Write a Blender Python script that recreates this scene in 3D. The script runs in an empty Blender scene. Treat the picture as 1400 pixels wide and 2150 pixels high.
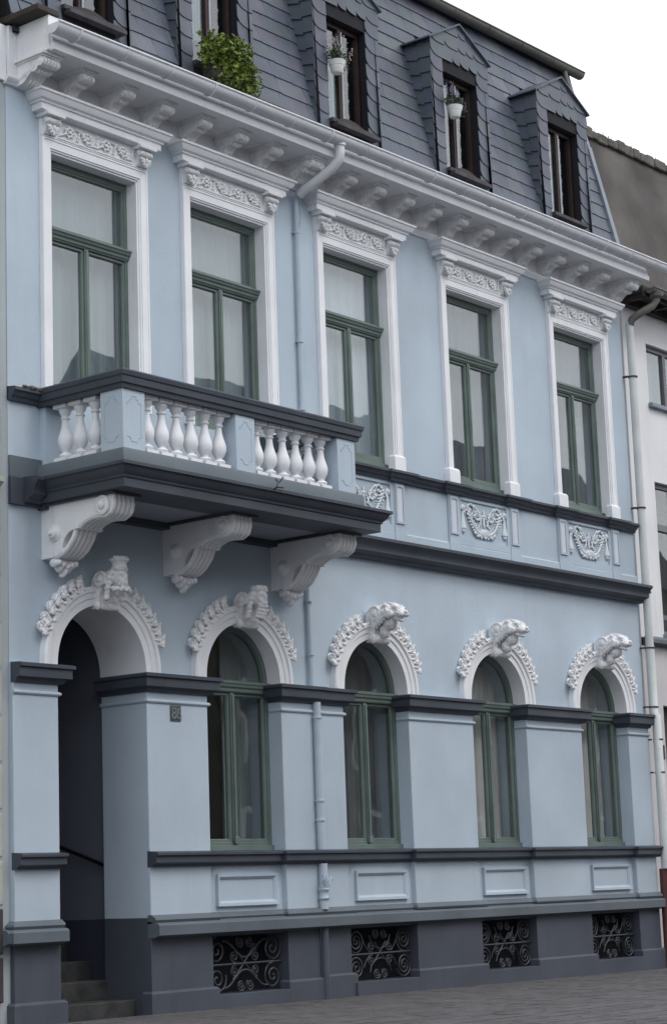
import bpy, math, random
from mathutils import Vector, Matrix, noise
PI = math.pi
random.seed(7)
sc = bpy.context.scene
COL = sc.collection
# ------------------------------------------------------------------ camera, world, sun, exposure
CAMLOC = (-14.9544, -14.4546, 1.1803)
YAW, PITCH, ROLL = 0.89610, 0.18150, -0.03550
def cam_axes():
    ca, sa, cb, sb = math.cos(YAW), math.sin(YAW), math.cos(PITCH), math.sin(PITCH)
    f = Vector((sa*cb, ca*cb, sb)); r0 = Vector((ca, -sa, 0)); u0 = r0.cross(f)
    r = math.cos(ROLL)*r0 + math.sin(ROLL)*u0
    u = -math.sin(ROLL)*r0 + math.cos(ROLL)*u0
    return r, u, f
r_, u_, f_ = cam_axes()
cam = bpy.data.objects.new('camera', bpy.data.cameras.new('camera'))
COL.objects.link(cam); sc.camera = cam
cam.matrix_world = Matrix(((r_.x, u_.x, -f_.x, CAMLOC[0]), (r_.y, u_.y, -f_.y, CAMLOC[1]), (r_.z, u_.z, -f_.z, CAMLOC[2]), (0, 0, 0, 1)))
cam.data.sensor_fit = 'VERTICAL'; cam.data.sensor_height = 36.0
cam.data.lens = 4312.38*36.0/2150.0
cam.data.clip_start = 0.1; cam.data.clip_end = 800
sc.render.resolution_x = 666; sc.render.resolution_y = 1024
SUN_EL, SUN_AZ = math.radians(52), math.radians(168)     # compass-like angle from +Y towards +X
w = bpy.data.worlds.new('World'); sc.world = w; w.use_nodes = True
nt = w.node_tree; nt.nodes.clear()
sky = nt.nodes.new('ShaderNodeTexSky'); sky.sky_type = 'NISHITA'; sky.sun_disc = False
sky.sun_elevation = SUN_EL; sky.sun_rotation = SUN_AZ; sky.air_density = 1.5; sky.dust_density = 3
cl = nt.nodes.new('ShaderNodeTexNoise'); cl.inputs['Scale'].default_value = 1.6; cl.inputs['Detail'].default_value = 5
rmp = nt.nodes.new('ShaderNodeValToRGB')
rmp.color_ramp.elements[0].color = (11.6, 12.1, 13.1, 1); rmp.color_ramp.elements[1].color = (15.4, 15.8, 16.6, 1)
rmp.color_ramp.elements[0].position = .3; rmp.color_ramp.elements[1].position = .7
mx = nt.nodes.new('ShaderNodeMixRGB'); mx.inputs[0].default_value = 0.8
bg = nt.nodes.new('ShaderNodeBackground'); bg.inputs['Strength'].default_value = 0.11
wo = nt.nodes.new('ShaderNodeOutputWorld')
nt.links.new(cl.outputs['Fac'], rmp.inputs[0])
nt.links.new(sky.outputs[0], mx.inputs[1]); nt.links.new(rmp.outputs[0], mx.inputs[2])
nt.links.new(mx.outputs[0], bg.inputs['Color']); nt.links.new(bg.outputs[0], wo.inputs['Surface'])
sl = bpy.data.lights.new('sun', 'SUN'); sl.energy = 0.8; sl.angle = math.radians(25); sl.color = (1, .97, .93)
sun = bpy.data.objects.new('sun', sl); COL.objects.link(sun)
sd = Vector((math.sin(SUN_AZ)*math.cos(SUN_EL), math.cos(SUN_AZ)*math.cos(SUN_EL), math.sin(SUN_EL)))
sun.rotation_euler = sd.to_track_quat('Z', 'Y').to_euler(); sun.location = (-10, -10, 20)
sc.view_settings.view_transform = 'Standard'; sc.view_settings.look = 'None'
sc.view_settings.gamma = 1; sc.view_settings.use_curve_mapping = False
sc.view_settings.exposure = 0.2

# ------------------------------------------------------------------ materials
def mat(name, col, rough=.7, var=.08, vscale=1.5, bump=.15, bscale=60, metal=0, dirt=None, dscale=3, streak=0, spec=.4, hue=None):
    m = bpy.data.materials.new(name); m.use_nodes = True
    n = m.node_tree; b = n.nodes['Principled BSDF']; L = n.links
    b.inputs['Roughness'].default_value = rough; b.inputs['Metallic'].default_value = metal
    b.inputs['Specular IOR Level'].default_value = spec
    tc = n.nodes.new('ShaderNodeTexCoord')
    geo = n.nodes.new('ShaderNodeNewGeometry')
    no = n.nodes.new('ShaderNodeTexNoise'); no.inputs['Scale'].default_value = vscale; no.inputs['Detail'].default_value = 6
    L.new(geo.outputs['Position'], no.inputs['Vector'])
    cr = n.nodes.new('ShaderNodeValToRGB')
    a = tuple(max(0, c*(1-var*1.6)) for c in col); z = tuple(min(1, c*(1+var*1.6)) for c in col)
    if hue: z = tuple(min(1, c*h) for c, h in zip(z, hue))
    cr.color_ramp.elements[0].color = a+(1,); cr.color_ramp.elements[1].color = z+(1,)
    cr.color_ramp.elements[0].position = .28; cr.color_ramp.elements[1].position = .72
    L.new(no.outputs['Fac'], cr.inputs[0]); out = cr.outputs[0]
    if dirt:
        d = n.nodes.new('ShaderNodeTexNoise'); d.inputs['Scale'].default_value = dscale; d.inputs['Detail'].default_value = 8
        d.inputs['Roughness'].default_value = .65
        mp = n.nodes.new('ShaderNodeMapping'); L.new(geo.outputs['Position'], mp.inputs[0])
        mp.inputs['Scale'].default_value = (1, 1, 1) if not streak else (2.2, 2.2, .25)
        L.new(mp.outputs[0], d.inputs['Vector'])
        r = n.nodes.new('ShaderNodeValToRGB'); r.color_ramp.elements[0].position = dirt[1]; r.color_ramp.elements[1].position = dirt[1]+.22
        r.color_ramp.elements[1].color = (dirt[2],)*3+(1,)
        L.new(d.outputs['Fac'], r.inputs[0])
        mi = n.nodes.new('ShaderNodeMixRGB'); mi.inputs[2].default_value = dirt[0]+(1,)
        L.new(r.outputs[0], mi.inputs[0]); L.new(out, mi.inputs[1]); out = mi.outputs[0]
    L.new(out, b.inputs['Base Color'])
    if bump:
        bn = n.nodes.new('ShaderNodeTexNoise'); bn.inputs['Scale'].default_value = bscale; bn.inputs['Detail'].default_value = 4
        L.new(geo.outputs['Position'], bn.inputs['Vector'])
        bu = n.nodes.new('ShaderNodeBump'); bu.inputs['Strength'].default_value = bump; bu.inputs['Distance'].default_value = .01
        L.new(bn.outputs['Fac'], bu.inputs['Height']); L.new(bu.outputs[0], b.inputs['Normal'])
    return m
M = {}
M['blue'] = mat('pale_blue_stucco', (.448, .526, .596), .8, .07, .8, .35, 70, dirt=((.36, .42, .48), .53, .35), dscale=1.5, streak=1)
M['blueflank'] = mat('grey_blue_stucco', (.38, .42, .44), .8, .06, .9, .25, 90)
M['white'] = mat('white_paint', (.79, .80, .82), .6, .04, 2, .15, 60, dirt=((.46, .46, .45), .57, .55), dscale=3, streak=1)
M['stone'] = mat('painted_ornament', (.78, .785, .795), .62, .05, 9, .3, 45, dirt=((.36, .36, .36), .52, .45), dscale=14)
M['dark'] = mat('charcoal_trim_paint', (.052, .062, .080), .55, .14, 2, .15, 60, dirt=((.08, .09, .095), .60, .5), dscale=5)
M['plinth'] = mat('slate_grey_plinth_paint', (.068, .077, .098), .62, .12, 1.2, .25, 60, dirt=((.052, .06, .075), .52, .6), dscale=2.5, streak=1)
M['ledge'] = mat('blue_grey_ledge_paint', (.115, .135, .155), .6, .10, 1.5, .2, 60, dirt=((.11, .13, .14), .55, .5), dscale=4)
M['bandgrey'] = mat('blue_grey_band_paint', (.125, .150, .170), .6, .08, 1.5, .2, 60, dirt=((.12, .145, .16), .58, .5), dscale=4)
M['swag'] = mat('pale_painted_relief', (.62, .665, .70), .7, .05, 6, .2, 50, dirt=((.40, .45, .49), .52, .5), dscale=16)
M['lilac'] = mat('pale_lilac_paint', (.60, .63, .68), .7, .04, 2, .1, 60)
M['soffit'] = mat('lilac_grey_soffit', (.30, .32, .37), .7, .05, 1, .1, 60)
M['green'] = mat('green_window_paint', (.130, .172, .153), .4, .10, 3, .1, 40, dirt=((.05, .07, .06), .64, .5), dscale=9)
M['slate'] = mat('slate', (.070, .083, .112), .5, .12, 3, .3, 25, spec=.5, dirt=((.165, .185, .215), .60, .35), dscale=6)
M['slate2'] = mat('slate_purple', (.080, .083, .112), .5, .12, 3, .3, 25, spec=.5, dirt=((.17, .18, .21), .62, .35), dscale=6)
M['slate3'] = mat('slate_green', (.070, .088, .102), .46, .12, 3, .3, 25, spec=.5, dirt=((.15, .18, .19), .60, .35), dscale=6)
M['roofbase'] = mat('roof_underlay', (.012, .012, .016), .9, .1, 3, 0)
M['lead'] = mat('lead_flashing', (.20, .225, .26), .5, .12, 4, .2, 30)
M['gutter'] = mat('white_painted_gutter', (.66, .67, .70), .42, .05, 3, .08, 40, dirt=((.36, .35, .33), .60, .6), dscale=7)
M['oldzinc'] = mat('old_zinc', (.125, .122, .110), .55, .15, 3, .15, 30, dirt=((.06, .055, .045), .55, .6), dscale=6)
M['pipe'] = mat('blue_grey_downpipe', (.43, .50, .57), .5, .05, 3, .05, 40)
M['npipe'] = mat('cream_downpipe', (.56, .585, .58), .5, .06, 3, .05, 40, dirt=((.22, .2, .17), .66, .6), dscale=7)
M['redpipe'] = mat('oxblood_downpipe', (.10, .035, .035), .5, .15, 3, .05, 40)
M['rust'] = mat('rusty_bracket', (.06, .045, .04), .8, .2, 9, .1, 60)
M['iron'] = mat('wrought_iron', (.032, .035, .044), .5, .2, 9, .2, 90, spec=.6)
M['vent'] = mat('cellar_dark', (.013, .015, .020), .9, .1, 3, 0)
M['interior'] = mat('dim_interior', (.06, .06, .06), .9, .2, .7, 0)
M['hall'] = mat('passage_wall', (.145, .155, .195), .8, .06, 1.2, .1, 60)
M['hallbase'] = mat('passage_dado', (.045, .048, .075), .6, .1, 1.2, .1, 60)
M['black'] = mat('black_handrail', (.008, .008, .01), .4, .1, 3, 0)
M['step'] = mat('worn_step_stone', (.042, .043, .043), .8, .25, 6, .5, 50, dirt=((.03, .033, .03), .5, .6), dscale=5)
M['pave'] = mat('paving_stone', (.092, .086, .088), .75, .16, 2.2, .5, 40, dirt=((.055, .052, .055), .50, .6), dscale=1.2)
M['pave2'] = mat('paving_stone_warm', (.096, .089, .089), .75, .16, 2.2, .5, 40, dirt=((.06, .056, .056), .50, .6), dscale=1.2)
M['joint'] = mat('paving_joint', (.045, .043, .042), .95, .2, 5, .4, 60)
M['asphalt'] = mat('asphalt', (.052, .052, .055), .85, .15, 2, .5, 80)
M['nwhite'] = mat('off_white_render', (.75, .75, .76), .85, .04, .8, .3, 70, dirt=((.50, .48, .47), .55, .4), dscale=1.6, streak=1)
M['npink'] = mat('pinkish_render', (.60, .575, .58), .85, .05, .8, .3, 70, dirt=((.42, .40, .40), .55, .4), dscale=1.6, streak=1)
M['attic'] = mat('grey_brown_render', (.088, .081, .075), .9, .24, 1.3, .6, 22, dirt=((.065, .06, .05), .48, .6), dscale=1.5)
M['coping'] = mat('mossy_coping', (.115, .108, .095), .95, .3, 7, .8, 25)
M['brown'] = mat('dark_brown_boards', (.038, .030, .026), .7, .2, 3, .2, 40)
M['nframe'] = mat('grey_window_frame', (.16, .16, .175), .45, .08, 3, 0)
M['cream'] = mat('cream_stone_blocks', (.40, .41, .36), .85, .08, 1.6, .5, 30, dirt=((.25, .25, .2), .6, .5), dscale=3)
M['cream2'] = mat('grimy_stone_base', (.055, .045, .045), .9, .2, 2, .5, 30)
M['curtain_bright_pane'] = mat('bright_pane_net', (.55, .60, .64), .9, .05, 5, 0)  # net lightened: a brighter pane reflection put into the curtain colour
M['curtain_dim_pane'] = mat('dim_pane_net', (.19, .215, .235), .9, .10, 3, 0)  # net darkened: the dimmer look of a pane put into the curtain colour
M['curtain_ground'] = mat('lightened_net', (.70, .71, .71), .9, .10, 2, 0)  # net colour lightened to make up for the dim light behind the panes
M['curtain'] = mat('net_curtain', (.30, .355, .38), .9, .03, 5, 0)
M['brownwood'] = mat('dark_brown_window_wood', (.030, .016, .015), .5, .15, 5, .1, 40)
M['whitewood'] = mat('pale_window_wood', (.45, .46, .47), .5, .05, 5, 0)
M['leaf'] = mat('yellow_green_leaf', (.082, .130, .018), .55, .38, 9, 0, hue=(1.4, 1.2, 1))
M['leafd'] = mat('dull_green_leaf', (.05, .075, .035), .6, .3, 12, 0)
M['flower'] = mat('pale_pink_flower', (.40, .33, .36), .7, .1, 12, 0)
M['flowerb'] = mat('mauve_flower', (.20, .19, .30), .7, .2, 12, 0)
M['pot'] = mat('white_plastic_pot', (.66, .67, .64), .45, .04, 6, .05, 40)
M['trough'] = mat('dark_plant_trough', (.03, .026, .022), .6, .2, 5, 0)
M['wire'] = mat('thin_wire', (.12, .12, .12), .5, .1, 5, 0)
M['sillwood'] = mat('weathered_sill_board', (.050, .046, .052), .7, .25, 7, .3, 40)
M['plaque'] = mat('iron_number_plate', (.085, .10, .11), .5, .15, 20, .1, 60)
M['plaquenum'] = mat('raised_numerals', (.17, .19, .20), .45, .1, 20, 0)
M['oppwall'] = mat('opposite_render', (.20, .185, .165), .9, .08, .6, 0)
M['oppwall2'] = mat('opposite_brick', (.115, .10, .09), .9, .12, .8, 0)
M['opproof'] = mat('opposite_roof_tiles', (.085, .075, .085), .8, .15, 1, 0)
M['oppglass'] = mat('opposite_window_glass', (.06, .07, .08), .08, .1, 2, 0)
def glass(name, tint=(.90, .93, .93), ior=1.85):
    m = bpy.data.materials.new(name); m.use_nodes = True; n = m.node_tree; n.nodes.clear()
    t = n.nodes.new('ShaderNodeBsdfTransparent'); t.inputs[0].default_value = tint+(1,)
    g = n.nodes.new('ShaderNodeBsdfGlossy'); g.inputs['Roughness'].default_value = .012
    fr = n.nodes.new('ShaderNodeFresnel'); fr.inputs['IOR'].default_value = ior
    geo = n.nodes.new('ShaderNodeNewGeometry')
    no = n.nodes.new('ShaderNodeTexNoise'); no.inputs['Scale'].default_value = 1.7; no.inputs['Detail'].default_value = 1
    bu = n.nodes.new('ShaderNodeBump'); bu.inputs['Strength'].default_value = .05; bu.inputs['Distance'].default_value = .05
    mx = n.nodes.new('ShaderNodeMixShader'); o = n.nodes.new('ShaderNodeOutputMaterial')
    iv = n.nodes.new('ShaderNodeMapRange'); iv.inputs['To Min'].default_value = ior; iv.inputs['To Max'].default_value = 1/ior
    n.links.new(geo.outputs['Backfacing'], iv.inputs['Value']); n.links.new(iv.outputs[0], fr.inputs['IOR'])
    n.links.new(geo.outputs['Position'], no.inputs['Vector']); n.links.new(no.outputs['Fac'], bu.inputs['Height'])
    n.links.new(bu.outputs[0], g.inputs['Normal'])
    n.links.new(fr.outputs[0], mx.inputs[0]); n.links.new(t.outputs[0], mx.inputs[1]); n.links.new(g.outputs[0], mx.inputs[2])
    n.links.new(mx.outputs[0], o.inputs[0]); return m
M['glass'] = glass('window_glass')
M['glassdark'] = glass('ground_window_glass', (.89, .895, .885), 1.5)

# ------------------------------------------------------------------ mesh builder
class MB:
    def __init__(s): s.v = []; s.f = []
    def add(s, vs, fs):
        o = len(s.v); s.v += [tuple(v) for v in vs]; s.f += [tuple(i+o for i in f) for f in fs]; return s
    def box(s, x0, x1, y0, y1, z0, z1):
        if x0 > x1: x0, x1 = x1, x0
        if y0 > y1: y0, y1 = y1, y0
        if z0 > z1: z0, z1 = z1, z0
        return s.add([(x0, y0, z0), (x1, y0, z0), (x1, y1, z0), (x0, y1, z0), (x0, y0, z1), (x1, y0, z1), (x1, y1, z1), (x0, y1, z1)],
              [(0, 3, 2, 1), (4, 5, 6, 7), (0, 1, 5, 4), (1, 2, 6, 5), (2, 3, 7, 6), (3, 0, 4, 7)])
    def prism(s, pts, y0, y1, axis='y'):
        # polygon extruded along an axis: 'y': pts=(x,z)   'x': pts=(y,z)   'z': pts=(x,y)
        n = len(pts)
        def P(a, b, c): return {'y': (a, c, b), 'x': (c, a, b), 'z': (a, b, c)}[axis]
        vs = [P(a, b, y0) for a, b in pts]+[P(a, b, y1) for a, b in pts]
        fs = [tuple(range(n)), tuple(range(2*n-1, n-1, -1))]+[(i, i+n, (i+1) % n+n, (i+1) % n) for i in range(n)]
        return s.add(vs, fs)
    def sweep(s, path, prof, side=-1, mapf=None, slope=0, closed=False):
        # path in a plane; prof (n, w): n offset along normal, w third axis. side=-1 right-hand normal, +1 left-hand
        mapf = mapf or (lambda u, v, w: (u, v, w+slope*u))
        P = [Vector(p) for p in path]; N = len(P); k = len(prof); rings = []
        for i in range(N):
            if closed: a = P[i-1]; b = P[(i+1) % N]; d0 = (P[i]-a).normalized(); d1 = (b-P[i]).normalized()
            else:
                d0 = (P[i]-P[i-1]).normalized() if i > 0 else None
                d1 = (P[i+1]-P[i]).normalized() if i < N-1 else None
                d0 = d0 or d1; d1 = d1 or d0
            n0 = Vector((-d0.y, d0.x))*side; n1 = Vector((-d1.y, d1.x))*side
            m = (n0+n1); m = m.normalized(); c = max(.25, m.dot(n0)); m = m/c
            rings.append([mapf(P[i].x+m.x*n, P[i].y+m.y*n, w) for n, w in prof])
        vs = [v for r in rings for v in r]; fs = []
        for i in range(N if closed else N-1):
            j = (i+1) % N
            for q in range(k):
                fs.append((i*k+q, j*k+q, j*k+(q+1) % k, i*k+(q+1) % k))
        if not closed: fs.append(tuple(range(k))[::-1]); fs.append(tuple((N-1)*k+q for q in range(k)))
        return s.add(vs, fs)
    def tube(s, pts, r, n=8, caps=True):
        P = [Vector(p) for p in pts]; N = len(P); vs = []; fs = []
        rr = r if isinstance(r, (list, tuple)) else [r]*N
        up = None
        for i in range(N):
            d = (P[min(i+1, N-1)]-P[max(i-1, 0)]).normalized()
            if up is None: up = Vector((0, 0, 1)) if abs(d.z) < .9 else Vector((1, 0, 0))
            a = d.cross(up); a = a.normalized() if a.length > 1e-6 else Vector((1, 0, 0)); b = a.cross(d).normalized(); up = b
            for q in range(n):
                t = 2*PI*q/n; vs.append(P[i]+(a*math.cos(t)+b*math.sin(t))*rr[i])
        for i in range(N-1):
            for q in range(n): fs.append((i*n+q, i*n+(q+1) % n, (i+1)*n+(q+1) % n, (i+1)*n+q))
        if caps: fs.append(tuple(range(n))[::-1]); fs.append(tuple((N-1)*n+q for q in range(n)))
        return s.add(vs, fs)
    def lathe(s, prof, c, n=16, axis='z'):
        # prof [(r, h)]
        vs = []; fs = []; k = len(prof)
        for i in range(n):
            t = 2*PI*i/n
            for r, h in prof:
                a, b = r*math.cos(t), r*math.sin(t)
                vs.append({'z': (c[0]+a, c[1]+b, c[2]+h), 'x': (c[0]+h, c[1]+a, c[2]+b), 'y': (c[0]+a, c[1]+h, c[2]+b)}[axis])
        for i in range(n):
            j = (i+1) % n
            for q in range(k-1): fs.append((i*k+q, j*k+q, j*k+q+1, i*k+q+1))
        fs.append(tuple(i*k for i in range(n))[::-1]); fs.append(tuple(i*k+k-1 for i in range(n)))
        return s.add(vs, fs)
    def ell(s, c, r, rot=(0, 0, 0), n=8, m=6):
        R = Matrix.Rotation(rot[2], 3, 'Z') @ Matrix.Rotation(rot[1], 3, 'Y') @ Matrix.Rotation(rot[0], 3, 'X')
        if not isinstance(r, (tuple, list)): r = (r, r, r)
        vs = [Vector(c)+R @ Vector((0, 0, r[2]))]; fs = []
        for j in range(1, m):
            ph = PI*j/m
            for i in range(n):
                t = 2*PI*i/n
                vs.append(Vector(c)+R @ Vector((r[0]*math.sin(ph)*math.cos(t), r[1]*math.sin(ph)*math.sin(t), r[2]*math.cos(ph))))
        vs.append(Vector(c)+R @ Vector((0, 0, -r[2])))
        for i in range(n): fs.append((0, 1+i, 1+(i+1) % n))
        for j in range(m-2):
            for i in range(n):
                a = 1+j*n+i; b = 1+j*n+(i+1) % n; fs.append((a, a+n, b+n, b))
        L = len(vs)-1; o = 1+(m-2)*n
        for i in range(n): fs.append((L, o+(i+1) % n, o+i))
        return s.add(vs, fs)
    def mesh(s, name, m, ang=35):
        me = bpy.data.meshes.new(name); me.from_pydata(s.v, [], s.f); me.update()
        import bmesh
        bm = bmesh.new(); bm.from_mesh(me); bmesh.ops.recalc_face_normals(bm, faces=bm.faces); bm.to_mesh(me); bm.free()
        if m: me.materials.append(m)
        if ang:
            me.polygons.foreach_set('use_smooth', [True]*len(me.polygons)); me.set_sharp_from_angle(angle=math.radians(ang))
        return me
    def build(s, name, m, parent=None, bev=0, ang=35, loc=None):
        o = bpy.data.objects.new(name, s.mesh(name, m, ang)); COL.objects.link(o)
        if parent: o.parent = parent
        if loc: o.location = loc
        if bev:
            b = o.modifiers.new('bevel', 'BEVEL'); b.width = bev; b.segments = 2; b.limit_method = 'ANGLE'; b.angle_limit = math.radians(40)
        return o
def inst(name, me, parent, loc=(0, 0, 0), rot=(0, 0, 0), sca=(1, 1, 1)):
    o = bpy.data.objects.new(name, me); COL.objects.link(o); o.parent = parent
    o.location = loc; o.rotation_euler = rot; o.scale = sca; return o
def tag(o, label, cat, group=None):
    o['label'] = label; o['category'] = cat
    if group: o['group'] = group
    return o
def thing(name, label, cat, loc=(0, 0, 0), group=None):
    o = bpy.data.objects.new(name, None); COL.objects.link(o); o.location = loc; o.empty_display_size = .2
    return tag(o, label, cat, group)
def struct(o, k='structure'): o['kind'] = k; return o
def clay(name, mb, m, voxel=.012, amp=.006, nscale=.03, smooth=2):
    # fuse overlapping lumps into one sculpted skin, once, and return the mesh
    o = bpy.data.objects.new('tmp', mb.mesh('tmp', None, 0)); COL.objects.link(o)
    r = o.modifiers.new('r', 'REMESH'); r.mode = 'VOXEL'; r.voxel_size = voxel
    if smooth:
        sm = o.modifiers.new('s', 'SMOOTH'); sm.iterations = smooth; sm.factor = .5
    dg = bpy.context.evaluated_depsgraph_get(); dg.update()
    me = bpy.data.meshes.new_from_object(o.evaluated_get(dg)); bpy.data.objects.remove(o)
    me.name = name; me.materials.clear(); me.materials.append(m)
    if amp:
        me.update(); ns = [v.normal.copy() for v in me.vertices]
        for v, nn in zip(me.vertices, ns):
            v.co += nn*amp*(noise.noise(v.co/nscale)+.5*noise.noise(v.co/nscale*2.3))
    me.polygons.foreach_set('use_smooth', [True]*len(me.polygons)); me.update()
    return me

# ------------------------------------------------------------------ ground
g = MB(); g.add([(-60, -16.5, -.10), (160, -16.5, -.10), (160, -7.2, -.10), (-60, -7.2, -.10)], [(0, 1, 2, 3)])
struct(g.build('road', M['asphalt'], ang=0))
g = MB(); g.add([(-400, -400, -.16), (400, -400, -.16), (400, 400, -.16), (-400, 400, -.16)], [(0, 1, 2, 3)])
struct(g.build('ground', M['asphalt'], ang=0))
def gz(x): return .03-.006*x
pav = MB()
xs = [-60, 10, 160]
pav.add([(-8, -7.0, gz(-8)-.012), (25, -7.0, gz(25)-.012), (25, .7, gz(25)-.012), (-8, .7, gz(-8)-.012),
         (-8, -7.0, -.2), (25, -7.0, -.2), (25, .7, -.2), (-8, .7, -.2)],
        [(0, 1, 2, 3), (0, 4, 5, 1), (1, 5, 6, 2), (3, 2, 6, 7), (0, 3, 7, 4)])
pavement = struct(pav.build('pavement', M['joint'], ang=0))
k = MB(); x = -8
while x < 25:
    k.box(x+.004, x+.996, -7.16, -7.01, -.2, gz(x)+.004); x += 1
kb = k.build('kerb', M['pave2'], bev=.01, ang=0); struct(kb)
rnd = random.Random(3)
stones = []
y = -.012; row = 0
while y > -6.85:
    h = .145 if row % 3 else .16
    x = -4.0-(row % 2)*.17
    while x < 17:
        wd = .34+rnd.uniform(-.05, .09)
        stones.append((x, y, wd, h)); x += wd
    y -= h; row += 1
def depthkey(st): return abs(st[0]-(-1.0)-(-st[1])*1.0)*1.0+(3 if not(-3.4-.9*st[1] < st[0]+0 < 99) else 0)
def inview(st):
    x, y = st[0], st[1]; return -1.7+1.05*(-y)*1.0 < x+2.1*(-y)*1.0 and x > -1.4 and y > -2.2+.0*x
stones.sort(key=lambda st: (st[0]+14.95)**2+(st[1]+14.45)**2 if inview(st) else 9999)
rest = MB()
def stone_mb(mb, ox, oy, x, y, wd, h):
    z = gz(x)+rnd.uniform(-.003, .004); j = .005; c = .006
    x0, x1, y1, y0 = x-ox+j, x-ox+wd-j, y-oy-j, y-oy-h+j
    mb.add([(x0, y0, z-.02), (x1, y0, z-.02), (x1, y1, z-.02), (x0, y1, z-.02),
            (x0+c, y0+c, z), (x1-c, y0+c, z+rnd.uniform(-.002, .002)), (x1-c, y1-c, z), (x0+c, y1-c, z)],
           [(4, 5, 6, 7), (0, 1, 5, 4), (1, 2, 6, 5), (2, 3, 7, 6), (3, 0, 4, 7)])
for i, st in enumerate(stones):
    if i < 300:
        mb = MB(); stone_mb(mb, 0, 0, *st); mb.build('paving_stone', M['pave'] if rnd.random() < .6 else M['pave2'], pavement, ang=0)
    else: stone_mb(rest, 0, 0, *st)
ro = rest.build('paving_stones', M['pave'], pavement, ang=0); struct(ro, 'stuff')

# ------------------------------------------------------------------ the blue townhouse
H = thing('townhouse', 'pale blue town house with white stucco window surrounds, balcony and slate mansard roof', 'house')
PIERS = [(-1.80, -1.22, 0), (0, .90, 0), (2.09, 2.64, 0), (2.64, 3.20, .03), (4.39, 5.69, 0), (6.865, 8.155, 0), (9.345, 9.88, 0)]
BAYS = [(.90, 2.09), (3.20, 4.39), (5.69, 6.865), (8.155, 9.345)]
GC = [1.495, 3.795, 6.28, 8.75]; UC = [-.60, 1.46, 3.74, 6.19, 8.67]; DC = -.61; GR = .593
# wall shell
sh = MB()
sh.box(-1.93, -1.80, .06, .7, 0, 9.2)                       # flank strip on the left
flank = sh.build('flank_strip', M['blueflank'], H)
for a, b, y in PIERS:
    MB().box(a, b, y, .65, .96, 3.40).build('pier', M['blue'], H, bev=.008)
# plinth (dark)
for i, (a, b, y) in enumerate(PIERS):
    pl = MB(); pl.box(a, b, y, .65, -.2, .96)
    zt = .25 if y == 0 else .27
    pl.sweep([(a, .1), (a, y), (b, y), (b, .1)] if i not in (2, 3) else ([(a, .1), (a, y), (b, y)] if i == 2 else [(a, y), (b, y), (b, .1)]),
             [(-.05, -.2), (.045, -.2), (.045, zt-.02), (.02, zt), (-.05, zt)])
    pl.build('plinth', M['plinth'], H, bev=.004)
for a, b in BAYS:
    pl = MB(); pl.box(a, b, -.043, .5, -.2, .16)
    pl.build('plinth_sill', M['plinth'], H, bev=.004); MB().box(a, b, .03, .5, .745, .96).build('plinth_lintel', M['plinth'], H)
for a, b in BAYS: MB().box(a, b, .30, .34, .15, .76).build('cellar_back', M['vent'], H)
def course(name, prof, paths, m, parent=H, bev=0, slope=0):
    mb = MB()
    for p in paths: mb.sweep(p, prof, slope=slope)
    return mb.build(name, m, parent, bev=bev)
def main_path(x_end=9.95, bayY=.055, first=(-.004, 0)):
    p = [first]; 
    p += [(.90, 0), (.90, bayY), (2.09, bayY), (2.09, 0), (2.64, 0), (2.64, .03), (3.20, .03), (3.20, bayY+.01), (4.39, bayY+.01), (4.39, 0),
          (5.69, 0), (5.69, bayY), (6.865, bayY), (6.865, 0), (8.155, 0), (8.155, bayY), (9.345, bayY), (9.345, 0), (x_end, 0)]
    return p
P1 = [(-1.93, .06), (-1.80, .06), (-1.80, 0), (-1.22, 0)]
course('plinth_ledge', [(-.04, .93), (.10, .905), (.12, .885), (.12, .79), (.10, .785), (.04, .765), (-.04, .765)],
       [P1, [(-.004, 0), (2.66, 0), (2.66, .03), (9.97, .03)]], M['ledge'])
tor = [(-.04, .90), (.055, .915), (.07, .94), (.06, .962), (.035, .975), (.02, .99), (-.04, .99)]
course('ledge_roll', tor, [[(-1.80, .05), (-1.80, 0), (-1.22, 0)], main_path(9.88)], M['ledge'])
sillp = [(-.03, 1.618), (.105, 1.603), (.12, 1.595), (.12, 1.572), (.095, 1.565), (.095, 1.50), (.05, 1.485), (.035, 1.462), (-.03, 1.455)]
course('sill_band', sillp, [[(-1.803, 0), (-1.217, 0)], main_path(9.93)], M['dark'])
impp = [(-.03, 3.40), (.11, 3.39), (.125, 3.38), (.125, 3.352), (.10, 3.345), (.10, 3.258), (.06, 3.25), (.045, 3.22), (.02, 3.205), (-.03, 3.20)]
ipaths = [[(-1.803, 0), (-1.22, 0), (-1.22, .65)], [(0, .65), (0, 0), (.90, 0), (.90, .17)], [(2.09, .17), (2.09, 0), (2.64, 0), (2.64, .03), (3.20, .03), (3.20, .17)],
          [(4.39, .17), (4.39, 0), (5.69, 0), (5.69, .17)], [(6.865, .17), (6.865, 0), (8.155, 0), (8.155, .17)], [(9.345, .17), (9.345, 0), (9.88, 0)]]
for p in ipaths: course('impost_band', impp, [p], M['dark'])
rollp = [(-.02, 3.095), (.012, 3.097), (.024, 3.11), (.024, 3.122), (.012, 3.136), (-.02, 3.138)]
for p in ipaths: course('roll_moulding', rollp, [p], M['blue'])
# panels under ground windows
for a, b in BAYS:
    mb = MB().box(a, b, .06, .6, .95, 1.60); w_ = mb.build('window_apron', M['blue'], H)
    q = MB(); fr = [(a+.13, 1.045), (a+.13, 1.375), (b-.10, 1.375), (b-.10, 1.045)]
    q.sweep(fr, [(-.055, .065), (-.055, .052), (-.03, .028), (0, .022), (0, .065)], side=+1, mapf=lambda u, v, w: (u, w, v), closed=True)
    q.build('raised_panel', M['blue'], w_, ang=20)
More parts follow.
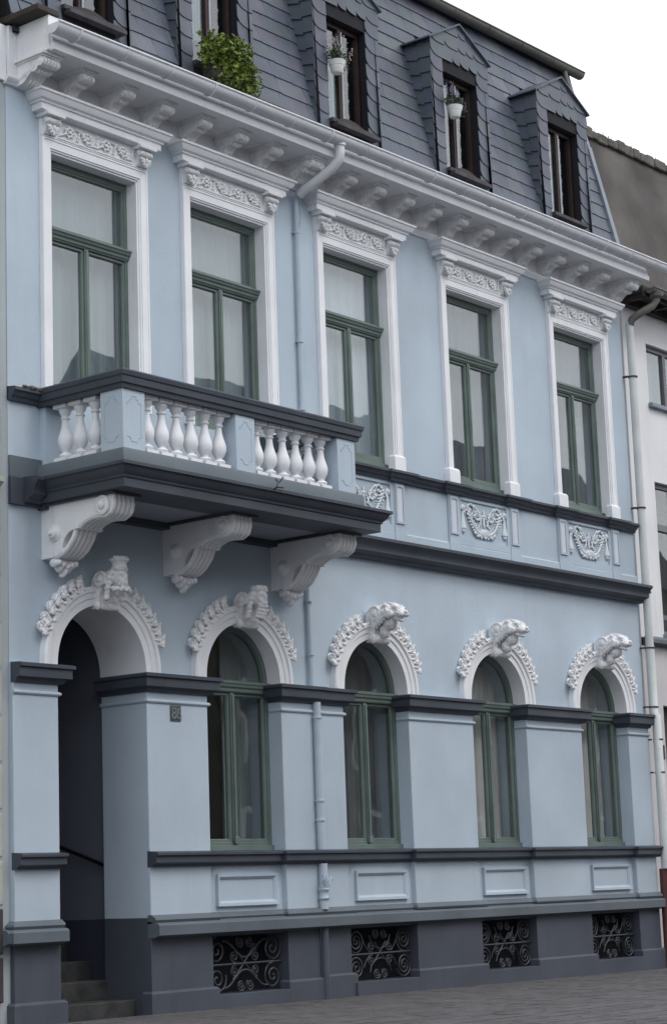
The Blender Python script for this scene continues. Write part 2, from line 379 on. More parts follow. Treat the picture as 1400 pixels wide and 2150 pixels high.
# ground arcade wall with arches
AW = MB()
def arch_pts(c, r, z0, n=24, a0=PI, a1=0): return [(c+r*math.cos(a0+(a1-a0)*i/n), z0+r*math.sin(a0+(a1-a0)*i/n)) for i in range(n+1)]
ZA0, ZA1 = 3.40, 4.98
def arcade(mb, c, r, y0, y1):
    pts = arch_pts(c, r, 3.42)
    for i in range(len(pts)-1):
        (xa, za), (xb, zb) = pts[i], pts[i+1]
        mb.add([(xa, y0, za), (xb, y0, zb), (xb, y0, ZA1), (xa, y0, ZA1), (xa, y1, za), (xb, y1, zb), (xb, y1, ZA1), (xa, y1, ZA1)], [(0, 1, 2, 3), (7, 6, 5, 4), (0, 4, 5, 1)])
cs = [(DC, .61)]+[(c, GR) for c in GC]
edges = [-1.80]
for c, r in cs: arcade(AW, c, r+.01, .05, .60); edges += [c-r-.01, c+r+.01]
edges.append(9.88)
for i in range(0, len(edges), 2): AW.box(edges[i], edges[i+1], .05, .60, ZA0, ZA1)
AW.build('arcade_wall', M['blue'], H, ang=0)
# leaf clusters, keystones
def leafmesh(seed):
    rr = random.Random(seed); mb = MB()
    # x: across the arch (outwards), z: along the arch; tip at -z
    mb.ell((0, -.02, 0), (.072, .045, .062))
    for i, a in enumerate((-1.1, -.55, 0, .55, 1.1)):
        L = .085-.012*abs(i-2)+rr.uniform(-.008, .008)
        mb.ell((math.sin(a)*L*.75, -.055-.012*rr.random(), -math.cos(a)*L*.6), (.022, .018, .046), (0, -a*-1.0, 0))
        mb.ell((math.sin(a)*L*1.02, -.068, -math.cos(a)*L*.95), (.017, .02, .02))
    mb.ell((0, -.085, -.075), (.028, .02, .03))
    for i in range(9):
        a = -1.3+2.6*i/8; mb.ell((math.sin(a)*.06, -.075-.01*(i % 2), -math.cos(a)*.045+.02), (.010, .014, .030), (.25, a, 0), 6, 5)
    return clay('leaf_cluster', mb, M['stone'], .0065, .007, .018, 0)
LEAF = [leafmesh(s) for s in (1, 2, 3)]
def scroll_body(mb, hw=.17):
    # S-shaped console seen from the side: profile in (y, z), extruded in x
    pr = [(.05, -.02), (-.06, -.01), (-.10, .02), (-.10, .07), (-.075, .10), (-.08, .16), (-.12, .23), (-.17, .27), (-.235, .30), (-.25, .35), (-.235, .40), (-.17, .43), (-.10, .44), (-.03, .42), (.05, .37)]
    mb.prism(pr, -hw*.72, hw*.72, 'x')
    for sx in (-1, 1):
        mb.lathe([(.0, 0), (.100, 0), (.100, sx*.03), (.085, sx*.045), (.072, sx*.028), (.050, sx*.028), (.042, sx*.05), (.02, sx*.06), (0, sx*.06)], (sx*hw*.70, -.12, .345), 18, 'x')
    for i in range(7):
        mb.ell((-hw+2*hw*(i+.5)/7, -.085, .02), (.03, .055, .062))
def beast():
    mb = MB(); scroll_body(mb)
    mb.ell((0, -.20, .36), (.150, .16, .120)); mb.ell((0, -.32, .350), (.122, .14, .098), (.22, 0, 0))
    mb.ell((0, -.43, .325), (.088, .10, .066), (.3, 0, 0)); mb.ell((0, -.515, .335), (.040, .024, .026))
    mb.ell((0, -.39, .255), (.070, .10, .026), (.40, 0, 0)); mb.ell((0, -.26, .215), (.088, .10, .10), (-.5, 0, 0)); mb.ell((0, -.17, .12), (.075, .07, .10), (-.3, 0, 0))
    for s in (-1, 1):
        mb.ell((s*.052, -.475, .305), (.042, .045, .038)); mb.ell((s*.070, -.395, .405), (.040, .055, .022), (.2, 0, 0)); mb.ell((s*.082, -.425, .375), (.017, .016, .016))
        mb.ell((s*.112, -.27, .430), (.035, .045, .035), (0, s*.5, 0)); mb.ell((s*.12, -.33, .315), (.040, .08, .055))
        for q in range(5): mb.tube([(s*(.09+.012*q), -.31+.05*q, .44-.01*q), (s*(.145), -.30+.05*q, .37-.02*q), (s*.13, -.27+.045*q, .29-.03*q), (s*.10, -.25+.04*q, .23-.03*q)], [.012, .022, .022, .008], 6)
        mb.tube([(s*.04, -.46, .37), (s*.055, -.40, .42), (s*.05, -.30, .46), (s*.03, -.18, .475)], [.012, .02, .025, .015], 6)
    mb.tube([(0, -.46, .385), (0, -.36, .44), (0, -.22, .475)], [.014, .022, .02], 6)
    return clay('beast_keystone', mb, M['stone'], .0085, .006, .022, 1)
def human(fem):
    mb = MB(); scroll_body(mb)
    mb.ell((0, -.28, .36), (.095, .105, .13), (.15, 0, 0)); mb.ell((0, -.33, .29), (.07, .075, .07))
    mb.ell((0, -.395, .345), (.017, .028, .036)); mb.ell((0, -.375, .385), (.075, .02, .016)); mb.ell((0, -.375, .275), (.035, .022, .018))
    mb.ell((0, -.375, .298), (.03, .02, .008)); mb.ell((0, -.365, .315), (.045, .015, .012))
    for s in (-1, 1):
        mb.ell((s*.035, -.372, .365), (.017, .012, .009)); mb.ell((s*.05, -.345, .325), (.03, .03, .03)); mb.ell((s*.095, -.27, .34), (.018, .03, .04))
        for q in range(6): mb.ell((s*(.11+.008*(q % 2)), -.26+.012*q, .40-.06*q), (.035, .05, .04))
    if fem:
        mb.lathe([(0, 0), (.10, 0), (.105, .03), (.085, .04), (.085, .10), (.115, .13), (.12, .15), (0, .16)], (0, -.29, .435), 14)
        for q in range(9): mb.ell((-.10+.025*q, -.375+abs(q-4)*.012, .595), (.017, .02, .022))
        for q in range(10): mb.ell((.12*math.sin((q-4.5)*.32), -.30-.07*math.cos((q-4.5)*.32), .21-.02*(q % 2)), (.028, .03, .03))
    else:
        for q in range(11): mb.ell((.095*math.sin((q-5)*.5), -.29-.075*math.cos((q-5)*.5), .475), (.026, .03, .045))
        for q in range(4):
            for t in range(-2, 3): mb.ell((t*.03, -.345+.02*q, .235-.045*q), (.02, .035, .032))
    return clay('head_keystone', mb, M['stone'], .0095, .005, .022, 2)
BEAST, LADY, BEARD = beast(), human(True), human(False)
def arch_surround(c, r, depth, key):
    mb = MB(); pts = [(c-r, 3.40)]+arch_pts(c, r, 3.42, 40)+[(c+r, 3.40)]
    pr = [(0, depth), (0, 0), (.070, 0), (.078, -.014), (.13, -.014), (.14, -.034), (.178, -.038), (.195, -.02), (.195, .055), (.02, .055), (.02, depth)]
    mb.sweep(pts, pr, side=+1, mapf=lambda u, v, w: (u, w, v))
    o = mb.build('arch_surround', M['white'], H, ang=25)
    z0 = 3.42
    for s in (-1, 1):
        for i in range(7):
            a = math.radians(23+i*7.8)+rnd.uniform(-.01, .01)
            R = r+.244
            x, z = c+s*R*math.cos(a), z0+R*math.sin(a)
            # local z points up along the arc
            inst('leaf_cluster', LEAF[(i+(s > 0)) % 3], o, (x, .045, z), (0, s*(-a), 0), (1.08*s, 1.0, .92+.08*rnd.random()))
    inst('keystone_head', key, o, (c, 0.0, z0+r-.03), (0, 0, 0), (.92, .84, .80) if key is not BEAST else (.90, .90, .90))
    return o
keys = [LADY, BEARD, BEAST, BEAST, BEAST]
for (c, r), kk in zip(cs, keys): arch_surround(c, r-.003 if r < .6 else r, .66 if c < 0 else .24, kk)

# ground windows
def gwin(c):
    r = GR; y0, y1 = .19, .26; z0, z1 = 1.635, 3.295
    f = MB()
    f.box(c-r-.01, c-r+.04, y0, y1+.05, z0, z1); f.box(c+r-.04, c+r+.012, y0, y1+.05, z0, z1); f.box(c-r+.04, c+r-.04, y0, y1, z0, z0+.07)
    f.box(c-r, c+r, y0-.035, y1, z0-.03, z0+.035)
    W = f.build('window', M['green'], H, bev=.004)
    t = MB(); t.sweep([(c-r-.005, y0), (c+r+.005, y0)], [(-.05, 3.29), (.01, 3.29), (.022, 3.305), (.022, 3.335), (.042, 3.348), (.046, 3.375), (.056, 3.385), (.056, 3.405), (.016, 3.42), (-.05, 3.42)])
    t.build('transom', M['green'], W)
    a = MB(); a.sweep([(c-r+.002, 3.42)]+arch_pts(c, r-.002, 3.42, 32)[1:-1]+[(c+r-.002, 3.42)], [(-.055, y0), (-.06, y0+.02), (-.06, y1), (0, y1), (0, y0)], side=+1, mapf=lambda u, v, w: (u, w, v))
    a.build('arch_frame', M['green'], W, ang=25)
    m = MB(); m.box(c-.028, c+.028, y0-.012, y1, z0+.07, z1-.01); m.box(c-.016, c+.018, y0-.03, y0-.012, z0+.11, z1-.03)
    m.box(c-.032, c+.032, y0-.04, y0-.012, z0+.05, z0+.13); m.build('mullion', M['green'], W, bev=.005)
    for s in (-1, 1):
        xa, xb = (c-r+.04, c-.028) if s < 0 else (c+.028, c+r-.04)
        q = MB(); q.sweep([(xa, z0+.07), (xa, z1-.01), (xb, z1-.01), (xb, z0+.07)], [(0, y0+.015), (-.026, y0+.015), (-.036, y0+.03), (-.036, y0+.06), (0, y0+.06)], side=+1, mapf=lambda u, v, w: (u, w, v), closed=True)
        q.build('casement', M['green'], W)
        MB().box(xa+.032, xb-.032, y0+.038, y0+.044, z0+.11, z1-.05).build('pane', M['glassdark'], W)
    p = MB(); pts = arch_pts(c, r-.05, 3.43, 24); p.prism(pts, y0+.038, y0+.044); p.build('fanlight_pane', M['glassdark'], W, ang=0)
    return W
for c in GC: gwin(c)

# entrance passage
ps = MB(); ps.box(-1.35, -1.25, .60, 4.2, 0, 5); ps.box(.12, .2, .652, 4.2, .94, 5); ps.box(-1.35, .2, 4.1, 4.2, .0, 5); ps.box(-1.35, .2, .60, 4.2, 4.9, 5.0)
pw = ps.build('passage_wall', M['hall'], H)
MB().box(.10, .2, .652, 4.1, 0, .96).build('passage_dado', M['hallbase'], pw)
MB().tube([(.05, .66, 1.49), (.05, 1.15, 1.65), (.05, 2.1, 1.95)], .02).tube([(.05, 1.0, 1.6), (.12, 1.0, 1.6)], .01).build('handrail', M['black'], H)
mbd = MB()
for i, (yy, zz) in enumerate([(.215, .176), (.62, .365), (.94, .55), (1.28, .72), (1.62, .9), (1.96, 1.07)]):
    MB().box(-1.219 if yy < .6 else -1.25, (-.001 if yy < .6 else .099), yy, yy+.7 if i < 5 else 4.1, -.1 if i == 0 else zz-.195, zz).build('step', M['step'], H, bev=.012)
mbd.build
# floors and dark interior shell
it = MB()
it.box(.3, 9.7, 4.0, 4.1, 0, 13); it.box(-1.8, .3, 4.2, 4.3, 4.9, 13); it.box(-1.78, 9.7, .61, 4.1, 4.92, 5.0) ; it.box(-1.78, 9.7, .61, 4.1, 9.3, 9.38)
it.box(.22, .3, .66, 4.1, 0, 4.9); it.box(9.6, 9.7, .66, 4.1, 0, 9.3); it.box(-1.79, -1.7, .61, 4.1, 5, 9.3); it.box(.3, 9.6, .66, 4.1, .8, .9)
for xx in (2.6, 5.0, 7.5, .45): it.box(xx, xx+.1, .61, 4.0, 5.0, 9.3); it.box(xx, xx+.1, .66, 4.0, .9, 4.9)
it.build('interior_wall', M['interior'], H)
MB().box(9.88, 9.98, .08, 8, -.2, 9.4).box(-1.93, -1.83, .7, 8, -.2, 9.6).box(-1.93, 9.98, 7.9, 8, -.2, 13).build('outer_wall', M['blueflank'], H)

# ------------------------------------------------------------------ string course, dado, sill course of the first floor
strp = [(-.03, 5.20), (.19, 5.185), (.205, 5.175), (.205, 5.145), (.18, 5.13), (.15, 5.09), (.135, 5.06), (.135, 5.02), (.11, 5.005), (.06, 4.985), (.045, 4.95), (-.03, 4.945)]
strp = [(n+.03, z-.0) for n, z in strp]
course('string_course', strp, [[(2.3, .05), (9.93, .05)]], M['dark'])
course('string_course', strp, [[(-1.64, .03), (-1.40, .03)]], M['dark'])
MB().box(-1.803, -1.38, .0, .049, 4.92, 5.188).build('string_backing', M['dark'], H, bev=.004)
UW = MB()                                                   # upper wall with five openings
US = .612
xe = [-1.80]
for c in UC: xe += [c-US, c+US]
xe.append(9.88)
for i in range(0, len(xe), 2): UW.box(xe[i], xe[i+1], .05, .60, ZA1, 9.5)
for c in UC: UW.box(c-US, c+US, .05, .60, ZA1, 6.10); UW.box(c-US, c+US, .05, .60, 8.61, 9.5)
UW.build('upper_wall', M['blue'], H, ang=0)
MB().box(-1.80, -1.35, .02, .049, 5.19, 5.40).build('balcony_band_return', M['bandgrey'], H, bev=.004)
MB().sweep([(2.1, .05), (9.88, .05)], [(-.02, 5.18), (.03, 5.18), (.03, 5.315), (.008, 5.335), (-.02, 5.335)]).build('dado_base', M['blue'], H)
s2 = [(-.03, 6.085), (.10, 6.07), (.115, 6.06), (.115, 6.035), (.09, 6.025), (.075, 5.99), (.05, 5.975), (.04, 5.945), (-.03, 5.94)]
p2 = [(2.25, .05)]
for c in UC[2:]:
    for s in (-1, 1):
        xm = c+s*.67
        p2 += [(xm-.16, .05), (xm-.16, .02), (xm+.16, .02), (xm+.16, .05)]
p2[0] = (2.25, .05); p2.append((9.88, .05))
course('sill_course', s2, [p2], M['dark'])
course('sill_course', s2, [[(-1.80, .05), (-1.36, .05)]], M['dark'])
# mossy dirt lumps on the left end of that sill
ms = MB()
for i in range(26): ms.ell((-1.70+.33*rnd.random(), -.03-.05*rnd.random(), 6.08), (.018, .018, .012+.012*rnd.random()), n=5, m=4)
struct(ms.build('moss', M['coping'], H, ang=0), 'stuff')
# ornaments under first floor windows: swag
def swagmesh():
    mb = MB(); rq_ = random.Random(8)
    def T(pts, r): mb.tube([(x, -.02-.014*math.sin(i*.9), z) for i, (x, z) in enumerate(pts)], r, 6)
    for s in (-1, 1):
        for q in range(11):                                  # leafy arm rising from the shell to the side
            t = q/10; x = s*(.07+.27*t**.8); z = -.165+.30*t**1.8
            mb.ell((x, -.035, z), (.040, .026, .018), (0, s*(-.9+t*.4), 0), 7, 5); mb.ell((x+s*.030, -.04, z-.028), (.022, .02, .014), (0, s*.5, 0), 6, 5)
            mb.ell((x-s*.025, -.03, z+.03), (.018, .016, .014), (0, 0, 0), 6, 5)
        for (px_, pz_, R0, st) in ((.27, .115, .085, 1.0), (.14, .06, .055, 2.6)):
            T([(s*(px_+R0*(1-q/17)*math.cos(q*.55+st)), pz_+R0*(1-q/17)*math.sin(q*.55+st)) for q in range(17)], .013)
            for q in range(8): mb.ell((s*(px_+R0*1.0*math.cos(q*.8)), -.03, pz_+R0*1.0*math.sin(q*.8)), (.026, .02, .015), (0, -s*(q*.8+PI/2), 0), 6, 5)
        T([(s*.06, -.06), (s*.09, .03), (s*.13, .12), (s*.20, .185), (s*.28, .195), (s*.35, .16), (s*.39, .10)], .014)
        mb.lathe([(.018, .02), (.024, -.05), (.034, -.12), (.052, -.19), (.052, -.205), (.036, -.21), (.04, -.235), (.02, -.26), (.008, -.262)], (s*.43, -.015, .07), 12)
        mb.ell((s*.43, -.03, .135), (.045, .025, .045), (0, 0, 0), 8, 6); mb.ell((s*.43, -.05, .135), (.02, .02, .02), n=6, m=5); mb.ell((s*.405, -.03, .08), (.02, .02, .03), n=6, m=5)
        mb.ell((s*.13, -.035, -.20), (.055, .024, .022), (0, s*.2, 0), 8, 6); mb.ell((s*.20, -.035, -.165), (.03, .024, .028), n=7, m=6); mb.ell((s*.07, -.03, -.215), (.022, .02, .022), n=7, m=6)
        for q in range(5): mb.ell((s*(.03+.018*q), -.02, .07-.035*q), (.03, .014, .014), (0, s*.8, 0), 6, 5)
    for q in range(-4, 5): mb.ell((q*.021, -.04, -.145-.02*math.cos(q*.4)), (.013, .02, .062), (0, -q*.2, 0), 7, 5)
    mb.ell((0, -.04, -.215), (.028, .022, .022)); mb.ell((0, -.02, .0), (.02, .014, .10)); mb.ell((0, -.02, .11), (.014, .012, .04)); mb.ell((.0, -.022, .07), (.05, .014, .014))
    return mb.mesh('swag_ornament', M['swag'], 60)
SWAG = swagmesh()
for i, c in enumerate(UC[2:]):
    fr = MB(); a, b = c-.505, c+.505
    fr.sweep([(a, 5.42), (a, 5.90), (b, 5.90), (b, 5.42)], [(0, .052), (0, .03), (.09, .03), (.09, .052)], side=+1, mapf=lambda u, v, w: (u, w, v), closed=True)
    D = fr.build('dado_panel', M['blue'], H, ang=0)
    inst('swag_ornament', SWAG, D, (c, .05, 5.675), (0, 0, 0), (1.06, .62, .98))
    for s in (-1, 1):
        xm = c+s*.67
        q = MB(); q.box(xm-.115, xm+.115, .012, .05, 5.19, 5.33); q.box(xm-.10, xm+.10, .02, .05, 5.33, 5.95)
        q.sweep([(xm-.055, 5.47), (xm-.055, 5.885), (xm+.055, 5.885), (xm+.055, 5.47)], [(0, .022), (0, .004), (.03, .004), (.03, .022)], side=+1, mapf=lambda u, v, w: (u, w, v), closed=True)
        o = q.build('dado_pilaster', M['blue'], H, ang=0)
        MB().box(xm-.052, xm+.052, .0145, .03, 5.473, 5.882).build('pilaster_panel', M['lilac'], o, ang=0)
# ------------------------------------------------------------------ first floor windows and surrounds
def friezemesh():
    mb = MB()
    for k_ in range(4):
        cx = -.39+.26*k_; s = 1 if k_ % 2 == 0 else -1
        pts = [(cx+.075*(1-q/18)*math.cos(s*(q*.6)+PI*k_), -.012, s*.0+.07*(1-q/18)*math.sin(s*(q*.6)+PI*k_)) for q in range(17)]
        mb.tube(pts, .011, 5)
        mb.tube([(cx-.13, -.01, -s*.06), (cx-.07, -.014, -s*.03), (cx, -.014, s*.075), (cx+.07, -.012, s*.06), (cx+.13, -.01, s*.06)], .011, 5)
        for q in range(7):
            t = q/7*2*PI; mb.ell((cx+.055*math.cos(t), -.014, .05*math.sin(t)), (.024, .014, .013), (0, -t, 0), 6, 5)
        mb.ell((cx, -.02, 0), (.02, .016, .02), n=6, m=5)
        for q in range(4): mb.ell((cx+.13+.012*(q-1.5), -.012, -.06+.04*q), (.012, .012, .024), (0, .5*(q-1.5), 0), 6, 5)
    mb.box(-.535, .535, -.012, .02, -.098, -.082)
    return mb.mesh('scroll_frieze', M['stone'], 50)
FRIEZE = friezemesh()
def capmesh():
    mb = MB()
    mb.prism([(.03, .01), (-.03, .015), (-.045, .05), (-.055, .11), (-.075, .14), (-.075, .19), (.03, .19)], -.078, .078, 'x')
    for s in (-1, 1):
        mb.lathe([(0, 0), (.036, 0), (.036, .014), (.02, .016), (.014, .024), (0, .026)] if s > 0 else [(0, 0), (.036, 0), (.036, -.014), (.02, -.016), (.014, -.024), (0, -.026)], (s*.078, -.062, .150), 12, 'x')
    for q in range(6): mb.lathe([(.022, -.012), (.034, -.008), (.036, 0), (.034, .008), (.022, .012)], (-.065+.026*q, -.072, .152), 10, 'x')
    for q in range(-3, 4):
        a = q*.42; L = .078-.008*abs(q)
        mb.ell((math.sin(a)*L*.75, -.072, .10-math.cos(a)*L*.75), (.015, .026, .040), (0, a*1.0, 0), 6, 6)
        mb.ell((math.sin(a)*L*1.18, -.085, .10-math.cos(a)*L*1.18), (.014, .018, .014), (0, 0, 0), 6, 5)
    mb.ell((0, -.095, .075), (.020, .022, .030), n=8, m=6)
    return mb.mesh('scroll_console', M['stone'], 50)
CAP = capmesh()
def surround(c, balc):
    zb = 6.10
    mb = MB(); hs = US-.002
    pr = [(0, .20), (0, .03), (.018, .03), (.022, .012), (.036, .012), (.040, 0), (.118, 0), (.122, -.008), (.140, -.008), (.146, .0), (.146, .052), (.02, .052), (.02, .20)]
    mb.sweep([(c-hs, zb), (c-hs, 8.605), (c+hs, 8.605), (c+hs, zb)], pr, side=+1, mapf=lambda u, v, w: (u, w, v))
    S = mb.build('window_surround', M['white'], H, ang=20)
    mb = MB(); mb.box(c-.757, c+.757, .004, .05, 8.752, 8.995); mb.sweep([(c-.757, .004), (c+.757, .004)], [(-.01, 8.752), (.014, 8.752), (.014, 8.762), (-.01, 8.762)])
    mb.build('frieze_board', M['white'], S)
    inst('scroll_frieze', FRIEZE, S, (c, .0, 8.865), (0, 0, 0), (1, 1, .95))
    for s in (-1, 1):
        inst('scroll_console', CAP, S, (c+s*.665, .01, 8.757), (0, 0, 0), (1.02, .98, .97))
        MB().box(c+s*.665-.125, c+s*.665+.125, -.125, .05, 8.943, 8.985).build('console_abacus', M['white'], S, bev=.006)
    hp = [(-.03, 8.98), (.11, 8.985), (.115, 8.99), (.115, 9.055), (.135, 9.06), (.14, 9.075), (.165, 9.09), (.185, 9.12), (.195, 9.145), (.21, 9.15), (.21, 9.175), (-.03, 9.20)]
    mb = MB(); mb.sweep([(c-.735, .05), (c-.735, .02), (c+.76, .02), (c+.76, .05)], hp)
    mb.build('hood', M['white'], S, ang=25)
    if not balc:
        for s in (-1, 1):
            xm = c+s*.665
            q = MB(); q.box(xm-.118, xm+.105, -.03, .06, 6.08, 6.24); q.sweep([(xm-.118, .06), (xm-.118, -.03), (xm+.105, -.03), (xm+.105, .06)], [(-.01, 6.24), (0, 6.24), (-.01, 6.262), (-.03, 6.275), (-.03, 6.24)])
            q.build('jamb_block', M['white'], S, bev=.004)
def uwin(c):
    r = US; y0, y1 = .17, .24; z0, z1 = 6.14, 8.61
    f = MB(); f.box(c-r-.0, c-r+.04, y0, y1+.05, z0, z1); f.box(c+r-.04, c+r, y0, y1+.05, z0, z1); f.box(c-r+.04, c+r-.04, y0, y1, z1-.07, z1)
    f.box(c-r+.04, c+r-.04, y0, y1, z0, z0+.09); f.box(c-r, c+r, y0-.05, y1, z0-.03, z0+.03)
    W = f.build('window', M['green'], H, bev=.004)
    t = MB(); t.sweep([(c-r-.005, y0), (c+r+.005, y0)], [(-.05, 7.755), (.008, 7.755), (.014, 7.772), (.026, 7.776), (.030, 7.805), (.046, 7.812), (.055, 7.838), (.066, 7.845), (.066, 7.862), (.018, 7.876), (-.05, 7.876)])
    t.build('transom', M['green'], W)
    m = MB(); m.box(c-.027, c+.027, y0-.01, y1, z0+.09, 7.755); m.tube([(c, y0-.01, z0+.12), (c, y0-.01, 7.74)], .018, 8); m.build('mullion', M['green'], W, bev=.004)
    for s in (-1, 1):
        xa, xb = (c-r+.04, c-.027) if s < 0 else (c+.027, c+r-.04)
        q = MB(); q.sweep([(xa, z0+.09), (xa, 7.752), (xb, 7.752), (xb, z0+.09)], [(0, y0+.012), (-.026, y0+.012), (-.034, y0+.025), (-.034, y0+.05), (0, y0+.05)], side=+1, mapf=lambda u, v, w: (u, w, v), closed=True)
        q.build('casement', M['green'], W)
        MB().box(xa+.034, xb-.034, y0+.038, y0+.044, z0+.125, 7.718).build('pane', M['glass'], W)
    q = MB(); q.sweep([(c-r+.04, 7.89), (c-r+.04, z1-.07), (c+r-.04, z1-.07), (c+r-.04, 7.89)], [(0, y0+.012), (-.018, y0+.012), (-.028, y0+.03), (-.028, y0+.06), (0, y0+.06)], side=+1, mapf=lambda u, v, w: (u, w, v), closed=True)
    q.build('top_light', M['green'], W)
    MB().box(c-r+.058, c+r-.058, y0+.038, y0+.044, 7.90, z1-.09).build('pane', M['glass'], W)
for i, c in enumerate(UC): surround(c, i < 2); uwin(c)

# ------------------------------------------------------------------ balcony
BX0, BX1, BY = -1.40, 2.13, -1.11
B = MB(); slabp = [(-.4, 4.955), (.055, 4.955), (.06, 4.96), (.06, 5.04), (.075, 5.05), (.08, 5.07), (.10, 5.085), (.125, 5.12), (.135, 5.145), (.16, 5.155), (.16, 5.185), (.02, 5.20), (-.4, 5.20)]
B.sweep([(BX0, .05), (BX0, BY), (BX1+.27, BY), (BX1+.27, .05)], slabp)
B.box(BX0+.39, BX1-.12, BY+.39, .05, 5.0, 5.19)
bal = B.build('balcony', M['dark'], H, ang=25)
MB().box(BX0+.02, BX1+.23, BY+.02, -.0, 4.965, 4.99).build('soffit', M['soffit'], bal)
MB().box(BX0-.02, BX1+.25, -.06, .05, 4.90, 4.985).build('wall_strip', M['dark'], bal)
MB().sweep([(BX0-.0, .05), (BX0-.0, BY), (BX1+.06, BY), (BX1+.06, .05)], [(-.3, 5.19), (.035, 5.19), (.035, 5.32), (.02, 5.345), (-.3, 5.345)]).build('balcony_band', M['bandgrey'], bal, bev=.004)
railp = [(-.29, 5.925), (.02, 5.925), (.025, 5.965), (.045, 5.975), (.05, 6.035), (.062, 6.045), (.07, 6.085), (.06, 6.10), (-.13, 6.125), (-.29, 6.11)]
rail = MB().sweep([(BX0, .05), (BX0, BY), (BX1+.03, BY), (BX1+.03, .05)], railp).build('handrail', M['dark'], bal, ang=25)
def pedestal(x0, x1, y0, y1, panels):
    q = MB(); q.box(x0, x1, y0, y1, 5.345, 5.925)
    o = q.build('pedestal', M['blue'], bal, bev=.004)
    for ax in panels:
        if ax == 'f': L = x1-x0; mf = lambda u, v, w: (x0+u, y0-w, v)
        else: L = y1-y0; mf = lambda u, v, w: (x0-w, y0+u, v)
        a, b, zt, zl = .055, L-.055, 5.865, 5.42
        top = [(a, zt-.10), (a, zt-.06), (a+.035, zt-.06), (a+.035, zt-.03), (a+.06, zt-.03), (a+.06, zt), (b-.06, zt), (b-.06, zt-.03), (b-.035, zt-.03), (b-.035, zt-.06), (b, zt-.06), (b, zl+.05)]
        low = [(b, zl+.05), (b-.035, zl+.04), (b-.06, zl), (a+.06, zl), (a+.035, zl+.04), (a, zl+.045)]
        for pts in (top, low): MB().sweep(pts, [(0, 0), (0, .004), (-.006, .004), (-.006, 0)], side=+1, mapf=mf).build('panel_moulding', M['blue'], o, ang=0)
    return o
pedestal(-1.40, -1.10, -1.11, -.81, 'fs'); pedestal(.205, .495, -1.11, -.86, 'f'); pedestal(1.83, 2.13, -1.11, -.81, 'f')
MB().box(-1.38, -1.16, -.03, .06, 5.345, 5.925).build('pedestal', M['blue'], bal); MB().box(1.90, 2.13, -.03, .06, 5.345, 5.925).build('pedestal', M['blue'], bal)
bprof = [(.05, 0), (.05, .012), (.062, .02), (.066, .032), (.055, .045), (.035, .052), (.034, .065), (.05, .085), (.066, .115), (.075, .15), (.076, .185), (.068, .22), (.055, .26), (.043, .30), (.036, .345), (.033, .385),
         (.045, .392), (.046, .405), (.036, .412), (.038, .43), (.055, .45), (.062, .475), (.060, .495), (.05, .50)]
bm_ = MB(); bm_.box(-.082, .082, -.082, .082, 0, .05); bm_.lathe([(r, z+.05) for r, z in bprof[1:]], (0, 0, 0), 20); bm_.box(-.085, .085, -.085, .085, .545, .582)
BAL = bm_.mesh('baluster', M['white'], 40)
for i in range(6): inst('baluster', BAL, bal, (-.955+.2075*i, -.985, 5.345))
for i in range(6): inst('baluster', BAL, bal, (.655+.208*i, -.985, 5.345))
for yy in (-.20, -.41, -.62): inst('baluster', BAL, bal, (-1.275, yy, 5.345))
for yy in (-.20, -.41, -.62): inst('baluster', BAL, bal, (2.0, yy, 5.345))
